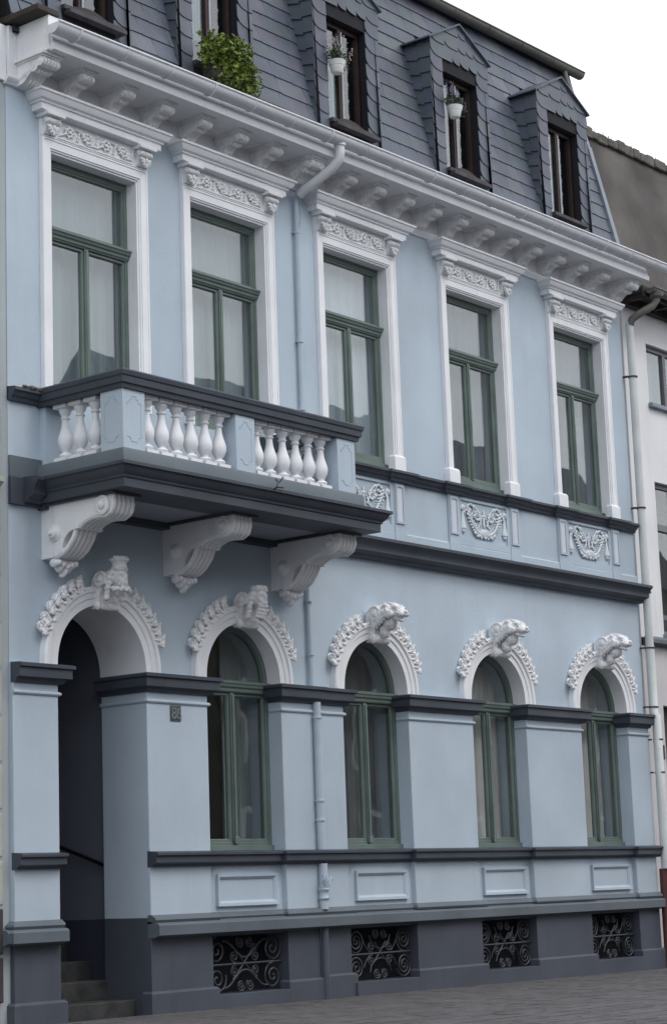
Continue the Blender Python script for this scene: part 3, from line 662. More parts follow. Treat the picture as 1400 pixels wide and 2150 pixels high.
# iron hook
MB().tube([(.57, -1.24, 5.15), (.60, -1.30, 5.20), (.66, -1.26, 5.26), (.70, -1.20, 5.30)], .011, 6).tube([(.64, -1.24, 5.21), (.70, -1.3, 5.20)], .009, 6).tube([(.68, -1.25, 5.25), (.72, -1.27, 5.31)], .008, 6).build('iron_hook', M['iron'], bal)
def bracketmesh():
    mb = MB(); hw = .15
    pr = [(.06, 4.93), (-.86, 4.935), (-.90, 4.90), (-.905, 4.84), (-.88, 4.775), (-.82, 4.745), (-.74, 4.755), (-.66, 4.755), (-.58, 4.735), (-.50, 4.705), (-.44, 4.675), (-.43, 4.66), (-.40, 4.66)]
    for i in range(13):
        a = i/12; pr.append((-.40+.17*math.sin(a*PI/2)*1.0+.0, 4.66-.20*(1-math.cos(a*PI/2))))
    pr += [(-.17, 4.435), (-.10, 4.425), (.06, 4.42)]
    mb.prism(pr, -hw, hw, 'x')
    # front ribs following the underside
    rib = [(-.86, 4.93), (-.925, 4.90), (-.93, 4.83), (-.90, 4.76), (-.83, 4.725), (-.74, 4.735), (-.64, 4.735), (-.54, 4.705), (-.46, 4.66)]
    rib2 = [(-.43, 4.65), (-.385, 4.56), (-.31, 4.475), (-.22, 4.42), (-.12, 4.40)]
    for x in (-.118, -.059, 0, .059, .118):
        mb.tube([(x, y+.016, z+.020) for y, z in rib], .030, 8); mb.tube([(x, y+.016, z+.026) for y, z in rib2], .028, 8)
    mb.box(-hw-.012, hw+.012, -.475, -.42, 4.66, 4.72)
    for s in (-1, 1):
        mb.lathe([(0, 0), (.095, 0), (.095, .022), (.07, .03), (.066, .018), (.045, .018), (.04, .04), (.02, .055), (0, .06)] if s > 0 else [(0, 0), (.095, 0), (.095, -.022), (.07, -.03), (.066, -.018), (.045, -.018), (.04, -.04), (.02, -.055), (0, -.06)], (s*hw, -.80, 4.84), 20, 'x')
        mb.lathe([(0, 0), (.085, 0), (.085, .015), (.06, .03), (.05, .055), (.035, .06), (.02, .085), (0, .09)] if s > 0 else [(0, 0), (.085, 0), (.085, -.015), (.06, -.03), (.05, -.055), (.035, -.06), (.02, -.085), (0, -.09)], (s*(hw-.004), -.135, 4.655), 20, 'x')
    # leaf drop
    for s, l in ((-2, .05), (-1, .09), (0, .13), (1, .09), (2, .05)):
        mb.ell((s*.055, -.09, 4.405-l*.5), (.036, .07, .02+l*.6), (0, 0, 0)); mb.ell((s*.055, -.15, 4.395-l*.4), (.028, .03, .03))
    mb.ell((0, -.08, 4.27), (.03, .045, .03))
    me = mb.mesh('bracket', M['white'], 40); return me
BR = bracketmesh()
for x in (-1.22, .48, 2.19):
    o = inst('bracket', BR, bal, (x, 0, 0))
    MB().box(x-.19, x+.19, -.97, .05, 4.932, 4.962).build('bracket_abacus', M['dark'], bal)

# ------------------------------------------------------------------ main cornice, gutter
SL = .0055
cor = MB(); cp = [(-.25, 9.44), (.525, 9.44), (.55, 9.445), (.55, 9.515), (.53, 9.52), (.535, 9.56), (.515, 9.60), (.50, 9.64), (.42, 9.66), (-.25, 9.66)]
cor.sweep([(-1.66, .05), (9.83, .05)], cp, slope=SL)
C_ = cor.build('cornice', M['white'], H, ang=25)
MB().sweep([(-1.80, .05), (9.88, .05)], [(-.01, 9.235), (.02, 9.235), (.02, 9.47), (-.01, 9.47)], slope=SL*.5).build('cornice_frieze', M['white'], C_)
MB().sweep([(-1.83, .05), (9.90, .05)], [(-.02, 9.17), (.03, 9.175), (.04, 9.19), (.055, 9.205), (.075, 9.225), (.078, 9.24), (-.02, 9.245)]).build('bed_moulding', M['white'], C_)
MB().box(-1.93, -1.80, .03, .6, 9.20, 9.79).box(-1.80, -1.685, .0, .6, 9.25, 9.79).box(-1.685, -1.35, -.455, .2, 9.434, 9.80).build('cornice_end', M['white'], C_, bev=.006)
q = MB().box(-1.84, -1.55, -.47, .5, 9.805, 9.87); q.build('end_cap_tiles', M['brown'], C_, bev=.008)
def modmesh(hw=.075, k=1.0):
    mb = MB()
    mb.box(-hw-.04, hw+.04, -.415*k, .04, .172, .197); mb.box(-hw-.015, hw+.015, -.39*k, .04, .155, .172)
    pr = [(.03, .16), (-.36, .16), (-.385, .135), (-.37, .08), (-.33, .072), (-.30, .075), (-.285, .045), (-.25, .03), (-.215, .04), (-.17, .01), (-.13, -.035), (-.07, -.058), (.03, -.062)]
    mb.prism([(y*k, z) for y, z in pr], -hw, hw, 'x')
    for q in range(5): mb.lathe([(.03, -.011), (.046, -.009), (.050, 0), (.046, .009), (.03, .011)], ((-.060+.030*q)*hw/.075, -.352*k, .112), 12, 'x')
    for q in range(4): mb.lathe([(.02, -.012), (.030, 0), (.02, .012)], ((-.040+.027*q)*hw/.075, -.262*k, .050), 10, 'x')
    for s in (-1, 1):
        mb.lathe([(0, 0), (.046, 0), (.046, .010), (.022, .014), (0, .022)] if s > 0 else [(0, 0), (.046, 0), (.046, -.010), (.022, -.014), (0, -.022)], (s*hw, -.345*k, .11), 12, 'x')
        for q in range(6): mb.ell((s*hw, (-.25+.048*q)*k, .085-.020*q), (.010, .012, .045), (.6, 0, 0), n=6, m=5)
    for q in (-1, 0, 1): mb.ell((q*.04, -.12*k, -.03), (.018, .05, .022), (-.5, 0, 0), n=6, m=5)
    return mb.mesh('modillion', M['stone'], 40)
MOD = modmesh(); MODB = modmesh(.105, 1.08)
for_scale = .9
mods = [-1.03+.5925*i for i in range(7)]+[3.28+.5655*i for i in range(11)]
for x in mods: inst('modillion', MOD, C_, (x, .03, 9.243+.0195+SL*x), (0, 0, 0), (.95, .97, .9))
inst('modillion', MODB, C_, (-1.58, .03, 9.243-.009)); inst('modillion', MODB, C_, (9.60, .03, 9.243+SL*9.6)); inst('modillion', MODB, C_, (2.60-.02, .03, 9.243+SL*2.6))
GY, GR2 = -.585, .098
def gutz(x): return 9.655+.0085*x
def gutter(name, x0, x1, yc, zf, r, m, parent, seg=8):
    mb = MB(); n = 12; prof = []
    for i in range(n+1): t = PI+PI*i/n; prof.append((r*math.cos(t), r*math.sin(t)))
    for i in range(n+1): t = 2*PI-PI*i/n; prof.append(((r-.008)*math.cos(t), (r-.008)*math.sin(t)))
    vs = []; fs = []; k = len(prof)
    for x in (x0, x1): vs += [(x, yc+a, zf(x)+b) for a, b in prof]
    for q in range(k): fs.append((q, k+q, k+(q+1) % k, (q+1) % k))
    mb.add(vs, fs)
    for x, s in ((x0, 1), (x1, -1)):
        pts = [(yc+a, zf(x)+b) for a, b in prof[:n+1]]; mb.prism(pts, x, x+s*.006, 'x')
    mb.tube([(x0, yc-r, zf(x0)+.004), (x1, yc-r, zf(x1)+.004)], .014, 8)
    return mb.build(name, m, parent, ang=40)
G = gutter('gutter', -1.76, 10.13, GY, gutz, GR2, M['gutter'], H)
x = -1.45; i = 0
while x < 10.1:
    mb = MB(); pts = [(x, GY+(GR2+.004)*math.cos(PI+PI*q/10), gutz(x)+(GR2+.004)*math.sin(PI+PI*q/10)) for q in range(11)]
    mb.tube(pts, .006 if i % 3 else .011, 6); mb.build('gutter_bracket', M['gutter'], G); x += .66; i += 1
# debris in the gutter
db = MB()
for i in range(160):
    x = rnd.uniform(-1.6, 10.1); h = rnd.uniform(.01, .03)*(1.8 if x > 9 else 1)
    db.tube([(x, GY-.07+rnd.uniform(-.02, .03), gutz(x)-.01), (x+rnd.uniform(-.02, .02), GY-.075, gutz(x)+h), (x+rnd.uniform(-.04, .04), GY-.08, gutz(x)+h*1.2)], .004, 4)
struct(db.build('gutter_debris', M['coping'], G, ang=0), 'stuff')
# ------------------------------------------------------------------ downpipe of the blue house
dp = MB()
zt = gutz(2.73)-.05
dp.tube([(2.74, GY, zt), (2.74, GY, zt-.12), (2.735, GY+.01, zt-.20), (2.72, GY+.10, zt-.29), (2.66, -.30, zt-.41), (2.62, -.12, zt-.50), (2.62, -.06, zt-.54)], .056, 16)
dp.tube([(2.74, GY, zt+.005), (2.74, GY, zt-.05)], .07, 16)
d1 = dp.build('downpipe', M['gutter'], H, ang=60)
MB().tube([(2.62, -.04, zt-.52), (2.62, .0, zt-.62), (2.62, .01, 6.10)], .027, 12).tube([(2.62, .01, 4.95), (2.62, .0, 3.39)], .029, 12).build('pipe_upper', M['pipe'], d1, ang=60)
MB().tube([(2.64, -.045, 3.22), (2.64, -.045, 1.61)], .045, 14).tube([(2.655, -.045, 1.46), (2.655, -.045, .97)], .05, 14).tube([(2.655, -.03, .80), (2.655, -.035, .0)], .038, 12).build('pipe_lower', M['pipe'], d1, ang=60)
MB().tube([(2.655, -.04, .775), (2.655, -.04, .0)], .041, 12).build('pipe_foot', M['plinth'], d1, ang=60)
MB().tube([(2.69, .02, 9.08), (2.72, .0, 8.9), (2.68, .0, 8.75), (2.655, .02, 8.68)], .008, 6).build('lightning_wire', M['pipe'], d1)
for z in (1.93, 2.14, 3.05): MB().lathe([(.04, -.015), (.055, -.012), (.057, 0), (.055, .012), (.04, .015)], (2.64, -.045, z), 14).build('pipe_ring', M['pipe'], d1, ang=60)
for z in (7.35, 6.55, 8.65, 4.35, 3.75): MB().lathe([(.03, -.01), (.042, -.01), (.042, .01), (.03, .01)], (2.62, .01 if z > 5 else .0, z), 12).build('pipe_ring', M['pipe'], d1, ang=60)
fl = MB(); fl.lathe([(.05, -.06), (.062, -.055), (.064, -.04), (.05, -.03), (.05, .03), (.063, .04), (.065, .055), (.05, .065), (.052, .09), (.045, .10)], (2.655, -.045, 1.13), 16)
for s in (-1, 0, 1):
    fl.tube([(2.655+s*.03, -.10, 1.22), (2.655+s*.045, -.10, 1.27), (2.655+s*.075, -.10, 1.31), (2.655+s*.085, -.095, 1.275)] if s else [(2.655, -.09, 1.20), (2.655, -.105, 1.27), (2.655, -.095, 1.33)], .013, 6)
fl.build('lily_collar', M['pipe'], d1, ang=60)

# ------------------------------------------------------------------ cellar grilles
def spiral(cx, cz, r0, r1, a0, turns, n=26, s=1): return [(cx+(r0+(r1-r0)*i/n)*math.cos(a0+s*2*PI*turns*i/n), cz+(r0+(r1-r0)*i/n)*math.sin(a0+s*2*PI*turns*i/n)) for i in range(n+1)]
for gi, (a, b) in enumerate(BAYS):
    Wd = b-a; Hh = .585; cx = (a+b)/2; cz = .16+Hh/2; yy = .10
    fm = MB(); fm.tube([(a, yy, cz), (b, yy, cz)], .012, 6)
    Gp = fm.build('cellar_grille', M['iron'], H)
    def T(pts, r=.0095): MB().tube([(x, yy+rnd.uniform(-.004, .004), z) for x, z in pts], r, 6).build('scroll', M['iron'], Gp, ang=60)
    R = Hh*.238
    for sx in (-1, 1):
        for sz in (-1, 1):
            ox, oz = cx+sx*(Wd/2-R-.02), cz+sz*(Hh*.25)
            T(spiral(ox, oz, .015, R, PI*.3, 2.6 if gi else 1.9, 44, sx*sz), .011)
            T(spiral(cx+sx*.165, cz+sz*.075, .010, .062, 0, 1.8, 26, -sx*sz), .009)
            T(spiral(cx+sx*.072, cz+sz*(Hh/2-.072), .010, .060, 1.0, 1.8, 26, sx*sz), .010)
            if gi: T([(ox-sx*R, oz), (ox-sx*(R+.03), oz-sz*.06), (cx+sx*.20, cz+sz*.02)], .008)
    if gi:
        for sz in (-1, 1): T([(cx-.19, cz+sz*(Hh/2-.09)), (cx-.165, cz+sz*.13), (cx-.09, cz+sz*.07), (cx, cz+sz*.05), (cx+.09, cz+sz*.07), (cx+.165, cz+sz*.13), (cx+.19, cz+sz*(Hh/2-.09))], .010)
        T([(cx-.16, cz-.13), (cx, cz+.02), (cx+.10, cz+.13)]); T([(cx+.14, cz-.12), (cx, cz), (cx-.10, cz+.13)])
    else:
        for sz in (-1, 1):
            pts = []
            for q in range(41):
                u = -1+2*q/40; x = cx+u*(Wd/2-2*R+.03)
                pts.append((x, cz+sz*(.165-.10*math.cos(u*PI*1.05)-.03*abs(u))))
            T(pts, .011)
        T([(cx-.20, cz-.16), (cx-.02, cz+.0), (cx+.17, cz+.20)], .010); T([(cx+.16, cz-.13), (cx, cz), (cx-.20, cz+.19)], .009)

# ------------------------------------------------------------------ number plate
N = thing('house_number_plate', 'small square dark metal house number plate reading 86 beside the arched doorway', 'sign', (.41, 0, 3.0))
MB().box(-.078, .078, -.012, 0, -.075, .085).build('plate', M['plaque'], N, bev=.004)
for cxx, dig in ((-.034, '8'), (.036, '6')):
    cu = bpy.data.curves.new('numeral', 'FONT'); cu.body = dig; cu.size = .165; cu.extrude = .005; cu.align_x = 'CENTER'
    o = bpy.data.objects.new('numeral', cu); COL.objects.link(o); dg = bpy.context.evaluated_depsgraph_get()
    me = bpy.data.meshes.new_from_object(o.evaluated_get(dg)); bpy.data.objects.remove(o); me.materials.clear(); me.materials.append(M['plaquenum'])
    d = inst('numeral', me, N, (cxx, -.017, -.053), (PI/2, 0, 0))

# ------------------------------------------------------------------ mansard roof
def RY(z): return .10+.24*(z-10.25)
ZF, ZT = 9.72, 13.0
XL, XR = -1.75, 9.94
DCX = [-.62, 1.38, 3.78, 6.18, 8.66]; DH = .63; DY = .08
rf = MB()
rf.add([(XL, RY(ZF), ZF), (XR, RY(ZF), ZF), (XR, RY(ZT), ZT), (XL, RY(ZT), ZT), (XL, 8, ZF), (XR, 8, ZF), (XR, 8, ZT), (XL, 8, ZT)], [(3, 2, 6, 7), (0, 3, 7, 4), (1, 5, 6, 2)])
cuts = sorted([c for c in DCX])
# front face with holes behind the dormers' openings
xs_ = [XL]
for c in cuts: xs_ += [c-.40, c+.40]
xs_.append(XR)
def rq(x0, x1, z0, z1): rf.add([(x0, RY(z0), z0), (x1, RY(z0), z0), (x1, RY(z1), z1), (x0, RY(z1), z1)], [(0, 1, 2, 3)])
for i in range(0, len(xs_), 2): rq(xs_[i], xs_[i+1], ZF, ZT)
for c in cuts: rq(c-.40, c+.40, ZF, 10.2); rq(c-.40, c+.40, 11.7, ZT)
roof = rf.build('roof', M['roofbase'], H, ang=0)
tl = math.atan(.24)
M['slate4'] = mat('slate_pale', (.098, .108, .130), .5, .12, 3, .3, 25, spec=.5, dirt=((.15, .165, .185), .58, .35), dscale=6)
SLM = [M['slate'], M['slate'], M['slate2'], M['slate3'], M['slate4']]
rs = random.Random(11)
def add_slate(mb, x, z, wd, h, lean=.055, first=False):
    # in-plane coords (u along x, v up the slope); heel edge proud of the course below
    u0, u1 = 0, wd; s = math.sqrt(1+.24**2)
    pts = [(u0+lean, -.0+rs.uniform(-.004, .004)), (u0+lean+.02, -.008), (u1+lean-.008, -.004+rs.uniform(-.004, .004)), (u1-.008, h+.03), (u0+.003, h+.03)]
    pts.insert(0, (u0+lean*.7, .02))
    if first: pts[0] = (u0, .03); pts[1] = (u0, -.004)
    top = []; bot = []
    for u, v in pts:
        lift = .012*(1-v/h)+.005
        zz = z+v/s; yy = RY(zz)-lift
        top.append((x+u, yy, zz)); bot.append((x+u, yy+.012, zz))
    n = len(pts); mb.add(top+bot, [tuple(range(n))]+[(i, (i+1) % n, (i+1) % n+n, i+n) for i in range(n)])
slist = []
z = 9.74; row = 0; CH = .212
while z < 12.98:
    segs = []; x0 = XL
    for c in cuts:
        hw = DH-.015 if z < 11.9 else max(0, .62*(12.22-z)/.32)
        if hw > 0: segs.append((x0, c-hw)); x0 = c+hw
    segs.append((x0, XR-.03))
    for a, b in segs:
        n = max(1, round((b-a)/.34)); ww = (b-a)/n; off = ww*.5*(row % 2); cur = a
        xsn = [a]
        while cur < b-.02:
            nx = cur+ww*rs.uniform(.72, 1.3) if cur > a or not row % 2 else cur+ww*.5
            if nx > b-.10: nx = b
            xsn.append(nx); cur = nx
        for p, q in zip(xsn[:-1], xsn[1:]): slist.append((p, z, q-p, p == a))
    z += CH; row += 1
slist = [s for s in slist]
slist.sort(key=lambda s: (s[0]+14.95)**2+(14.45)**2+(s[1]-1)**2 if (s[1] < 12.98 and s[0] > -1.3+(s[1]-9.7)*2.2) else 9999)
rest = MB()
for i, (x, z, wd, fst) in enumerate(slist):
    if i < 300:
        mb = MB(); add_slate(mb, x, z, wd, CH, .05 if wd > .15 else .02, fst); mb.build('roof_slate', rs.choice(SLM), roof, ang=0)
    else: add_slate(rest, x, z, wd, CH, .05, fst)
struct(rest.build('roof_slates', M['slate'], roof, ang=0), 'stuff')
# verge flashing on the right edge
vg = MB(); vg.add([(XR-.03, RY(ZF)-.05, ZF), (XR+.035, RY(ZF)-.05, ZF), (XR+.035, RY(ZT)-.05, ZT), (XR-.03, RY(ZT)-.05, ZT), (XR-.03, RY(ZF)+.3, ZF), (XR+.035, RY(ZF)+.3, ZF), (XR+.035, RY(ZT)+.3, ZT), (XR-.03, RY(ZT)+.3, ZT)],
    [(0, 1, 2, 3), (1, 5, 6, 2), (0, 3, 7, 4), (3, 2, 6, 7), (0, 4, 5, 1)])
vg.build('verge_flashing', M['lead'], roof, bev=.006)
UG = gutter('roof_edge_gutter', 3.0, 10.16, RY(13)-.13, lambda x: 12.93+.012*(x-3)*1.0, .085, M['oldzinc'], roof)
x = 3.6
while x < 10.1:
    MB().tube([(x, RY(13)-.13+.089*math.cos(PI+PI*q/10), 12.93+.012*(x-3)+.089*math.sin(PI+PI*q/10)) for q in range(11)], .008, 6).build('gutter_joint', M['oldzinc'], UG); x += .82
MB().tube([(9.72, RY(13)-.13, 12.95), (9.73, RY(12.75)-.10, 12.78), (9.84, RY(12.5)-.05, 12.55), (9.87, RY(12)-.05, 12.0)], .035, 10).build('roof_downpipe', M['oldzinc'], roof, ang=60)
MB().box(XL, XR, RY(13)-.06, 8, 13.0, 13.06).build('roof_cap', M['oldzinc'], roof)

def clip(poly, fn):
    out = []
    for i in range(len(poly)):
        a, b = poly[i], poly[(i+1) % len(poly)]; fa, fb = fn(a), fn(b)
        if fa >= 0: out.append(a)
        if (fa >= 0) != (fb >= 0): t = fa/(fa-fb); out.append((a[0]+(b[0]-a[0])*t, a[1]+(b[1]-a[1])*t))
    return out
def face_slate(pts, zref, h):
    mb = MB(); n = len(pts)
    lift = lambda z: -.006-.013*max(0, min(1.2, 1-(z-zref)/h))
    top = [(x, lift(z), z) for x, z in pts]; bot = [(x, lift(z)+.011, z) for x, z in pts]
    mb.add(top+bot, [tuple(range(n))]+[(i, (i+1) % n, (i+1) % n+n, i+n) for i in range(n)])
    return mb
def heel(x0, x1, z, h, ov=.04):
    w = x1-x0; pts = []
    rx, rz = min(w*.75, .17), h*.55
    for i in range(7):
        t = PI+PI/2*i/6; pts.append((x0+rx+rx*math.cos(t), z+rz+rz*math.sin(t)))
    return pts+[(x1, z), (x1, z+h+ov), (x0, z+h+ov)]
# dormer template meshes, local coords: x from centre, y from front plane, z absolute
ZE, ZR, OL, OR, OB, OT = 12.03, 12.36, -.385, .39, 10.28, 11.62
def dormer_meshes():
    out = []
    b = MB(); yb = .11
    b.box(-.62, OL, .004, yb, 9.78, 12.0); b.box(OR, .62, .004, yb, 9.78, 12.0); b.box(OL, OR, .004, yb, 9.78, OB-.02)
    b.prism([(OL, OT), (OR, OT), (OR, 12.0), (.62, 12.0), (0, 12.33), (-.62, 12.0), (OL, 12.0)], .004, yb)
    for s in (-1, 1):
        xo = s*.62
        b.prism([(.0, 9.78), (RY(9.78)-DY+.02, 9.78), (RY(12.0)-DY+.03, 12.0), (.0, 12.0)], min(xo, xo-s*.05), max(xo, xo-s*.05), 'x')
        xi = OL if s < 0 else OR
        b.box(min(xi, xi+s*.03), max(xi, xi+s*.03), .1, .9, OB-.02, OT+.02)
    b.box(OL-.03, OR+.03, .1, .9, OT, OT+.03); b.box(OL-.03, OR+.03, .1, .5, OB-.06, OB-.02)
    out.append(('dormer', b.mesh('dormer', M['roofbase'], 0), None))
    sl = []
    z = 9.70
    while z < OT-.02:
        hh = .21
        for x0, x1 in ((-.64, OL), (OR-.005, .645)): sl.append((heel(x0, x1, z, hh), z, hh))
        z += hh
    zt = z
    x = OL
    # gable rows
    g0 = z-.02
    for r, (wds) in enumerate([[.46, .17, .20, .20, .26], [.30, .30, .18, .17, .31], [.62, .16, .48]]):
        zz = g0+r*.2+.0; x = -.63
        for k_, wv in enumerate(wds):
            pts = heel(x, x+wv+.01, zz if r else max(zz, OT-.01 if OL <= x+wv/2 <= OR else zz), .2)
            pts = clip(pts, lambda p: (ZE+(ZR-ZE)*(1-abs(p[0])/.63))-p[1]) if True else pts
            if len(pts) > 2: sl.append((pts, zz, .2))
            x += wv
    pts = clip(heel(-.35, .35, g0+.6, .2), lambda p: (ZE+(ZR-ZE)*(1-abs(p[0])/.63))-p[1])
    if len(pts) > 2: sl.append((pts, g0+.6, .2))
    for pts, zz, hh in sl: out.append(('dormer_slate', face_slate(pts, zz, hh).mesh('dormer_slate', rs.choice(SLM), 0), 'dormer'))
    # cheeks
    for s in (-1, 1):
        z = 9.85
        while z < 11.99:
            hh = .21; mb = MB(); xo = s*.622
            yb2 = lambda zz: RY(zz)-DY+.0
            n = 1 if yb2(z+.1) < .24 else 2
            for q in range(n):
                f0, f1 = q/n, (q+1)/n
                P = [(yb2(z)*f0, z-.0-.02*f0), (yb2(z)*f1, z+.035*f1), (yb2(z+hh)*f1, min(z+hh+.035, 12.02)), (yb2(z+hh)*f0, min(z+hh, 12.02))]
                lf = (s*.024, s*.024, s*.004, s*.004)
                vs = [(xo+l, y, zz) for (y, zz), l in zip(P, lf)]+[(xo+l-s*.01, y, zz) for (y, zz), l in zip(P, lf)]
                mb = MB(); mb.add(vs, [(0, 1, 2, 3), (0, 4, 5, 1), (1, 5, 6, 2), (3, 2, 6, 7), (0, 3, 7, 4)])
                out.append(('cheek_slate', mb.mesh('cheek_slate', rs.choice([M['slate'], M['slate3']]), 0), 'dormer'))
            z += hh
    # little gabled roof
    for s in (-1, 1):
        mb = MB(); xo = s*.70; zo = ZE-.035
        P = [(xo, -.05, zo), (0, -.05, ZR+.012), (0, RY(ZR)-DY+.03, ZR+.012), (xo, RY(zo)-DY+.03, zo)]
        mb.add([p for p in P]+[(p[0], p[1], p[2]-.022) for p in P], [(0, 1, 2, 3), (7, 6, 5, 4), (0, 4, 5, 1), (1, 5, 6, 2), (2, 6, 7, 3), (3, 7, 4, 0)])
        out.append(('dormer_roof', mb.mesh('dormer_roof', M['slate'], 0), 'dormer'))
    mb = MB(); mb.box(OL-.01, OR+.07, -.07, .14, OB-.045, OB); out.append(('dormer_sill', mb.mesh('dormer_sill', M['sillwood'], 0), 'dormer'))
    fy = .11
    mb = MB(); mb.box(OL, OL+.05, fy, fy+.06, OB, OT); mb.box(OR-.05, OR, fy, fy+.06, OB, OT); mb.box(OL+.05, OR-.05, fy, fy+.06, OT-.06, OT); mb.box(OL+.05, OR-.05, fy, fy+.06, OB, OB+.06); mb.box(-.03, .03, fy-.01, fy+.05, OB+.06, OT-.06)
    out.append(('dormer_window', mb.mesh('dormer_window', M['brownwood'], 0), 'dormer'))
    for a, c in ((OL+.05, -.03), (.03, OR-.05)):
        mb = MB(); mb.box(a, c, fy+.03, fy+.035, OB+.06, OT-.06); out.append(('dormer_pane', mb.mesh('dormer_pane', M['glass'], 0), 'dormer'))
    mb = MB(); mb.box(.015, .03, fy-.025, fy-.01, OB+.08, OT-.08); out.append(('weather_bar', mb.mesh('weather_bar', M['whitewood'], 0), 'dormer'))
    return out
DM = dormer_meshes()
for di, cx in enumerate(DCX):
    body = None
    for nm, me, par in DM:
        o = bpy.data.objects.new(nm, me); COL.objects.link(o)
        if par is None: o.parent = H; o.location = (cx, DY, 0); body = o
        else: o.parent = body
# weathered boards laid on the sills of the first and third and fourth dormers
for cx, dz in ((DCX[0], 0), (DCX[2], 0), (DCX[3], 0)):
    MB().box(cx-.36, cx+.47, DY-.12, DY-.02, 10.19, 10.235).build('sill_board', M['sillwood'], H, bev=.004)
    mb = MB(); mb.prism([(-.34+.7*q/12, .03+.085*math.sin(PI*q/12)) for q in range(13)], 0, .02)
    o = mb.build('curved_board', M['brown'], H, ang=0); o.location = (cx+.0, DY-.03, 10.24)

# ------------------------------------------------------------------ curtains (each hangs behind its own window)
def curtain(x0, x1, y, z0, z1, seed, label, amp=.018, m='curtain'):
    CM = M[m]
    rr = random.Random(seed); n = 60; vs = []; fs = []; ph = [rr.uniform(0, 6) for _ in range(3)]
    for i in range(n+1):
        u = i/n; d = amp*(math.sin(u*38+ph[0])+.6*math.sin(u*71+ph[1])+.5*math.sin(u*17+ph[2]))
        for j in range(5):
            vs.append((x0+(x1-x0)*u+.004*math.sin(j), y+d*(1.1-.15*j), z0+(z1-z0)*j/4))
    for i in range(n):
        for j in range(4): fs.append((i*5+j, (i+1)*5+j, (i+1)*5+j+1, i*5+j+1))
    m = MB(); m.add(vs, fs); o = m.build('net_curtain', CM, ang=80)
    return tag(o, label, 'curtain', 'net curtains behind the windows')
UL = ['over the balcony nearest the left corner', 'of the right-hand balcony window', 'just right of the balcony and downpipe', 'second from the right on the first floor', 'farthest right on the first floor']
for i, c in enumerate(UC):
    curtain(c-.60, c+.60, .37, 6.12, 8.60, i, 'white net curtain behind the upper window '+UL[i], m=['curtain', 'curtain', 'curtain_bright_pane', 'curtain_dim_pane', 'curtain_dim_pane'][i])  # curtain colour varies per window to imitate differing pane reflections
GL = ['between doorway and downpipe', 'right of the downpipe', 'second from the right on the ground floor', 'farthest right on the ground floor']
for i, c in enumerate(GC):
    if i == 0: curtain(c+.15, c+.58, .50, 1.65, 3.95, 20, 'half-drawn curtain in the arched window '+GL[i], m='curtain')
    elif i == 1: curtain(c-.57, c+.57, .50, 1.65, 3.95, 25, 'curtain added to tone the dark pane in the arched window '+GL[i], m='curtain_dim_pane')  # added curtain, coloured to give this pane its dark tone
    elif i > 1: curtain(c-.57, c+.57, .46, 1.65, 3.9, 20+i, 'full curtain lightened against the dim light in the arched window '+GL[i], m='curtain_ground')
curtain(DCX[1]-.38, DCX[1]-.02, .26, 10.65, 11.6, 30, 'short pale curtain in the dormer behind the green shrub')
curtain(DCX[2]-.36, DCX[2]-.02, .26, 10.28, 11.3, 31, 'pale green curtain in the middle dormer below a white hanging pot')
curtain(DCX[3]-.38, DCX[3]-.08, .26, 10.28, 11.5, 32, 'grey curtain in the fourth dormer behind a hanging flowerpot')
curtain(DCX[4]-.38, DCX[4]+.0, .26, 10.28, 11.55, 33, 'lace curtain in the rightmost dormer')

# ------------------------------------------------------------------ plants
def leaves(mb, c, rad, n, size, rr, droop=.0, dens=None):
    for i in range(n):
        d = Vector((rr.gauss(0, 1), rr.gauss(0, 1), rr.gauss(0, 1))); d.normalize()
        p = Vector(c)+Vector((d.x*rad[0], d.y*rad[1], d.z*rad[2]))*(rr.random()**.45)
        p.z -= droop*rr.random()
        a = Vector((rr.uniform(-1, 1), rr.uniform(-1, 1), rr.uniform(-.8, .6))).normalized(); s = size*rr.uniform(.6, 1.3)
        b = a.cross(Vector((rr.uniform(-1, 1), rr.uniform(-1, 1), rr.uniform(-1, 1)))).normalized()*s*.32
        mb.add([p, p+a*s*.5+b, p+a*s, p+a*s*.5-b], [(0, 1, 2, 3)])
PS = thing('trough_shrub', 'bushy yellow-green shrub in a dark trough on the sill of the second dormer', 'plant', (1.30, -.12, 10.2))
rr = random.Random(5); mb = MB()
for cx, cz, rx, rz, n in ((-.16, .17, .26, .20, 520), (.10, .15, .26, .22, 560), (.25, .02, .20, .20, 420), (.30, -.14, .17, .18, 320), (-.30, .10, .16, .16, 240), (0, -.05, .28, .14, 420), (.05, .30, .16, .10, 160), (-.05, .02, .38, .26, 500)):
    leaves(mb, (cx, -.08, cz), (rx, .17, rz), n, .055, rr)
for i in range(26):
    a = rr.uniform(-.42, .45); t = Vector((a, -.1+rr.uniform(-.1, .1), .22-.5*abs(a)*rr.random())); e = t+Vector((rr.uniform(-.08, .1), rr.uniform(-.05, .05), rr.uniform(.04, .14)))
    mb.tube([t, e], .003, 3); leaves(mb, e, (.03, .03, .04), 9, .045, rr)
mb.build('foliage', M['leaf'], PS, ang=0)
MB().box(-.30, .33, -.10, .06, -.16, -.02).build('trough', M['trough'], PS, bev=.01)
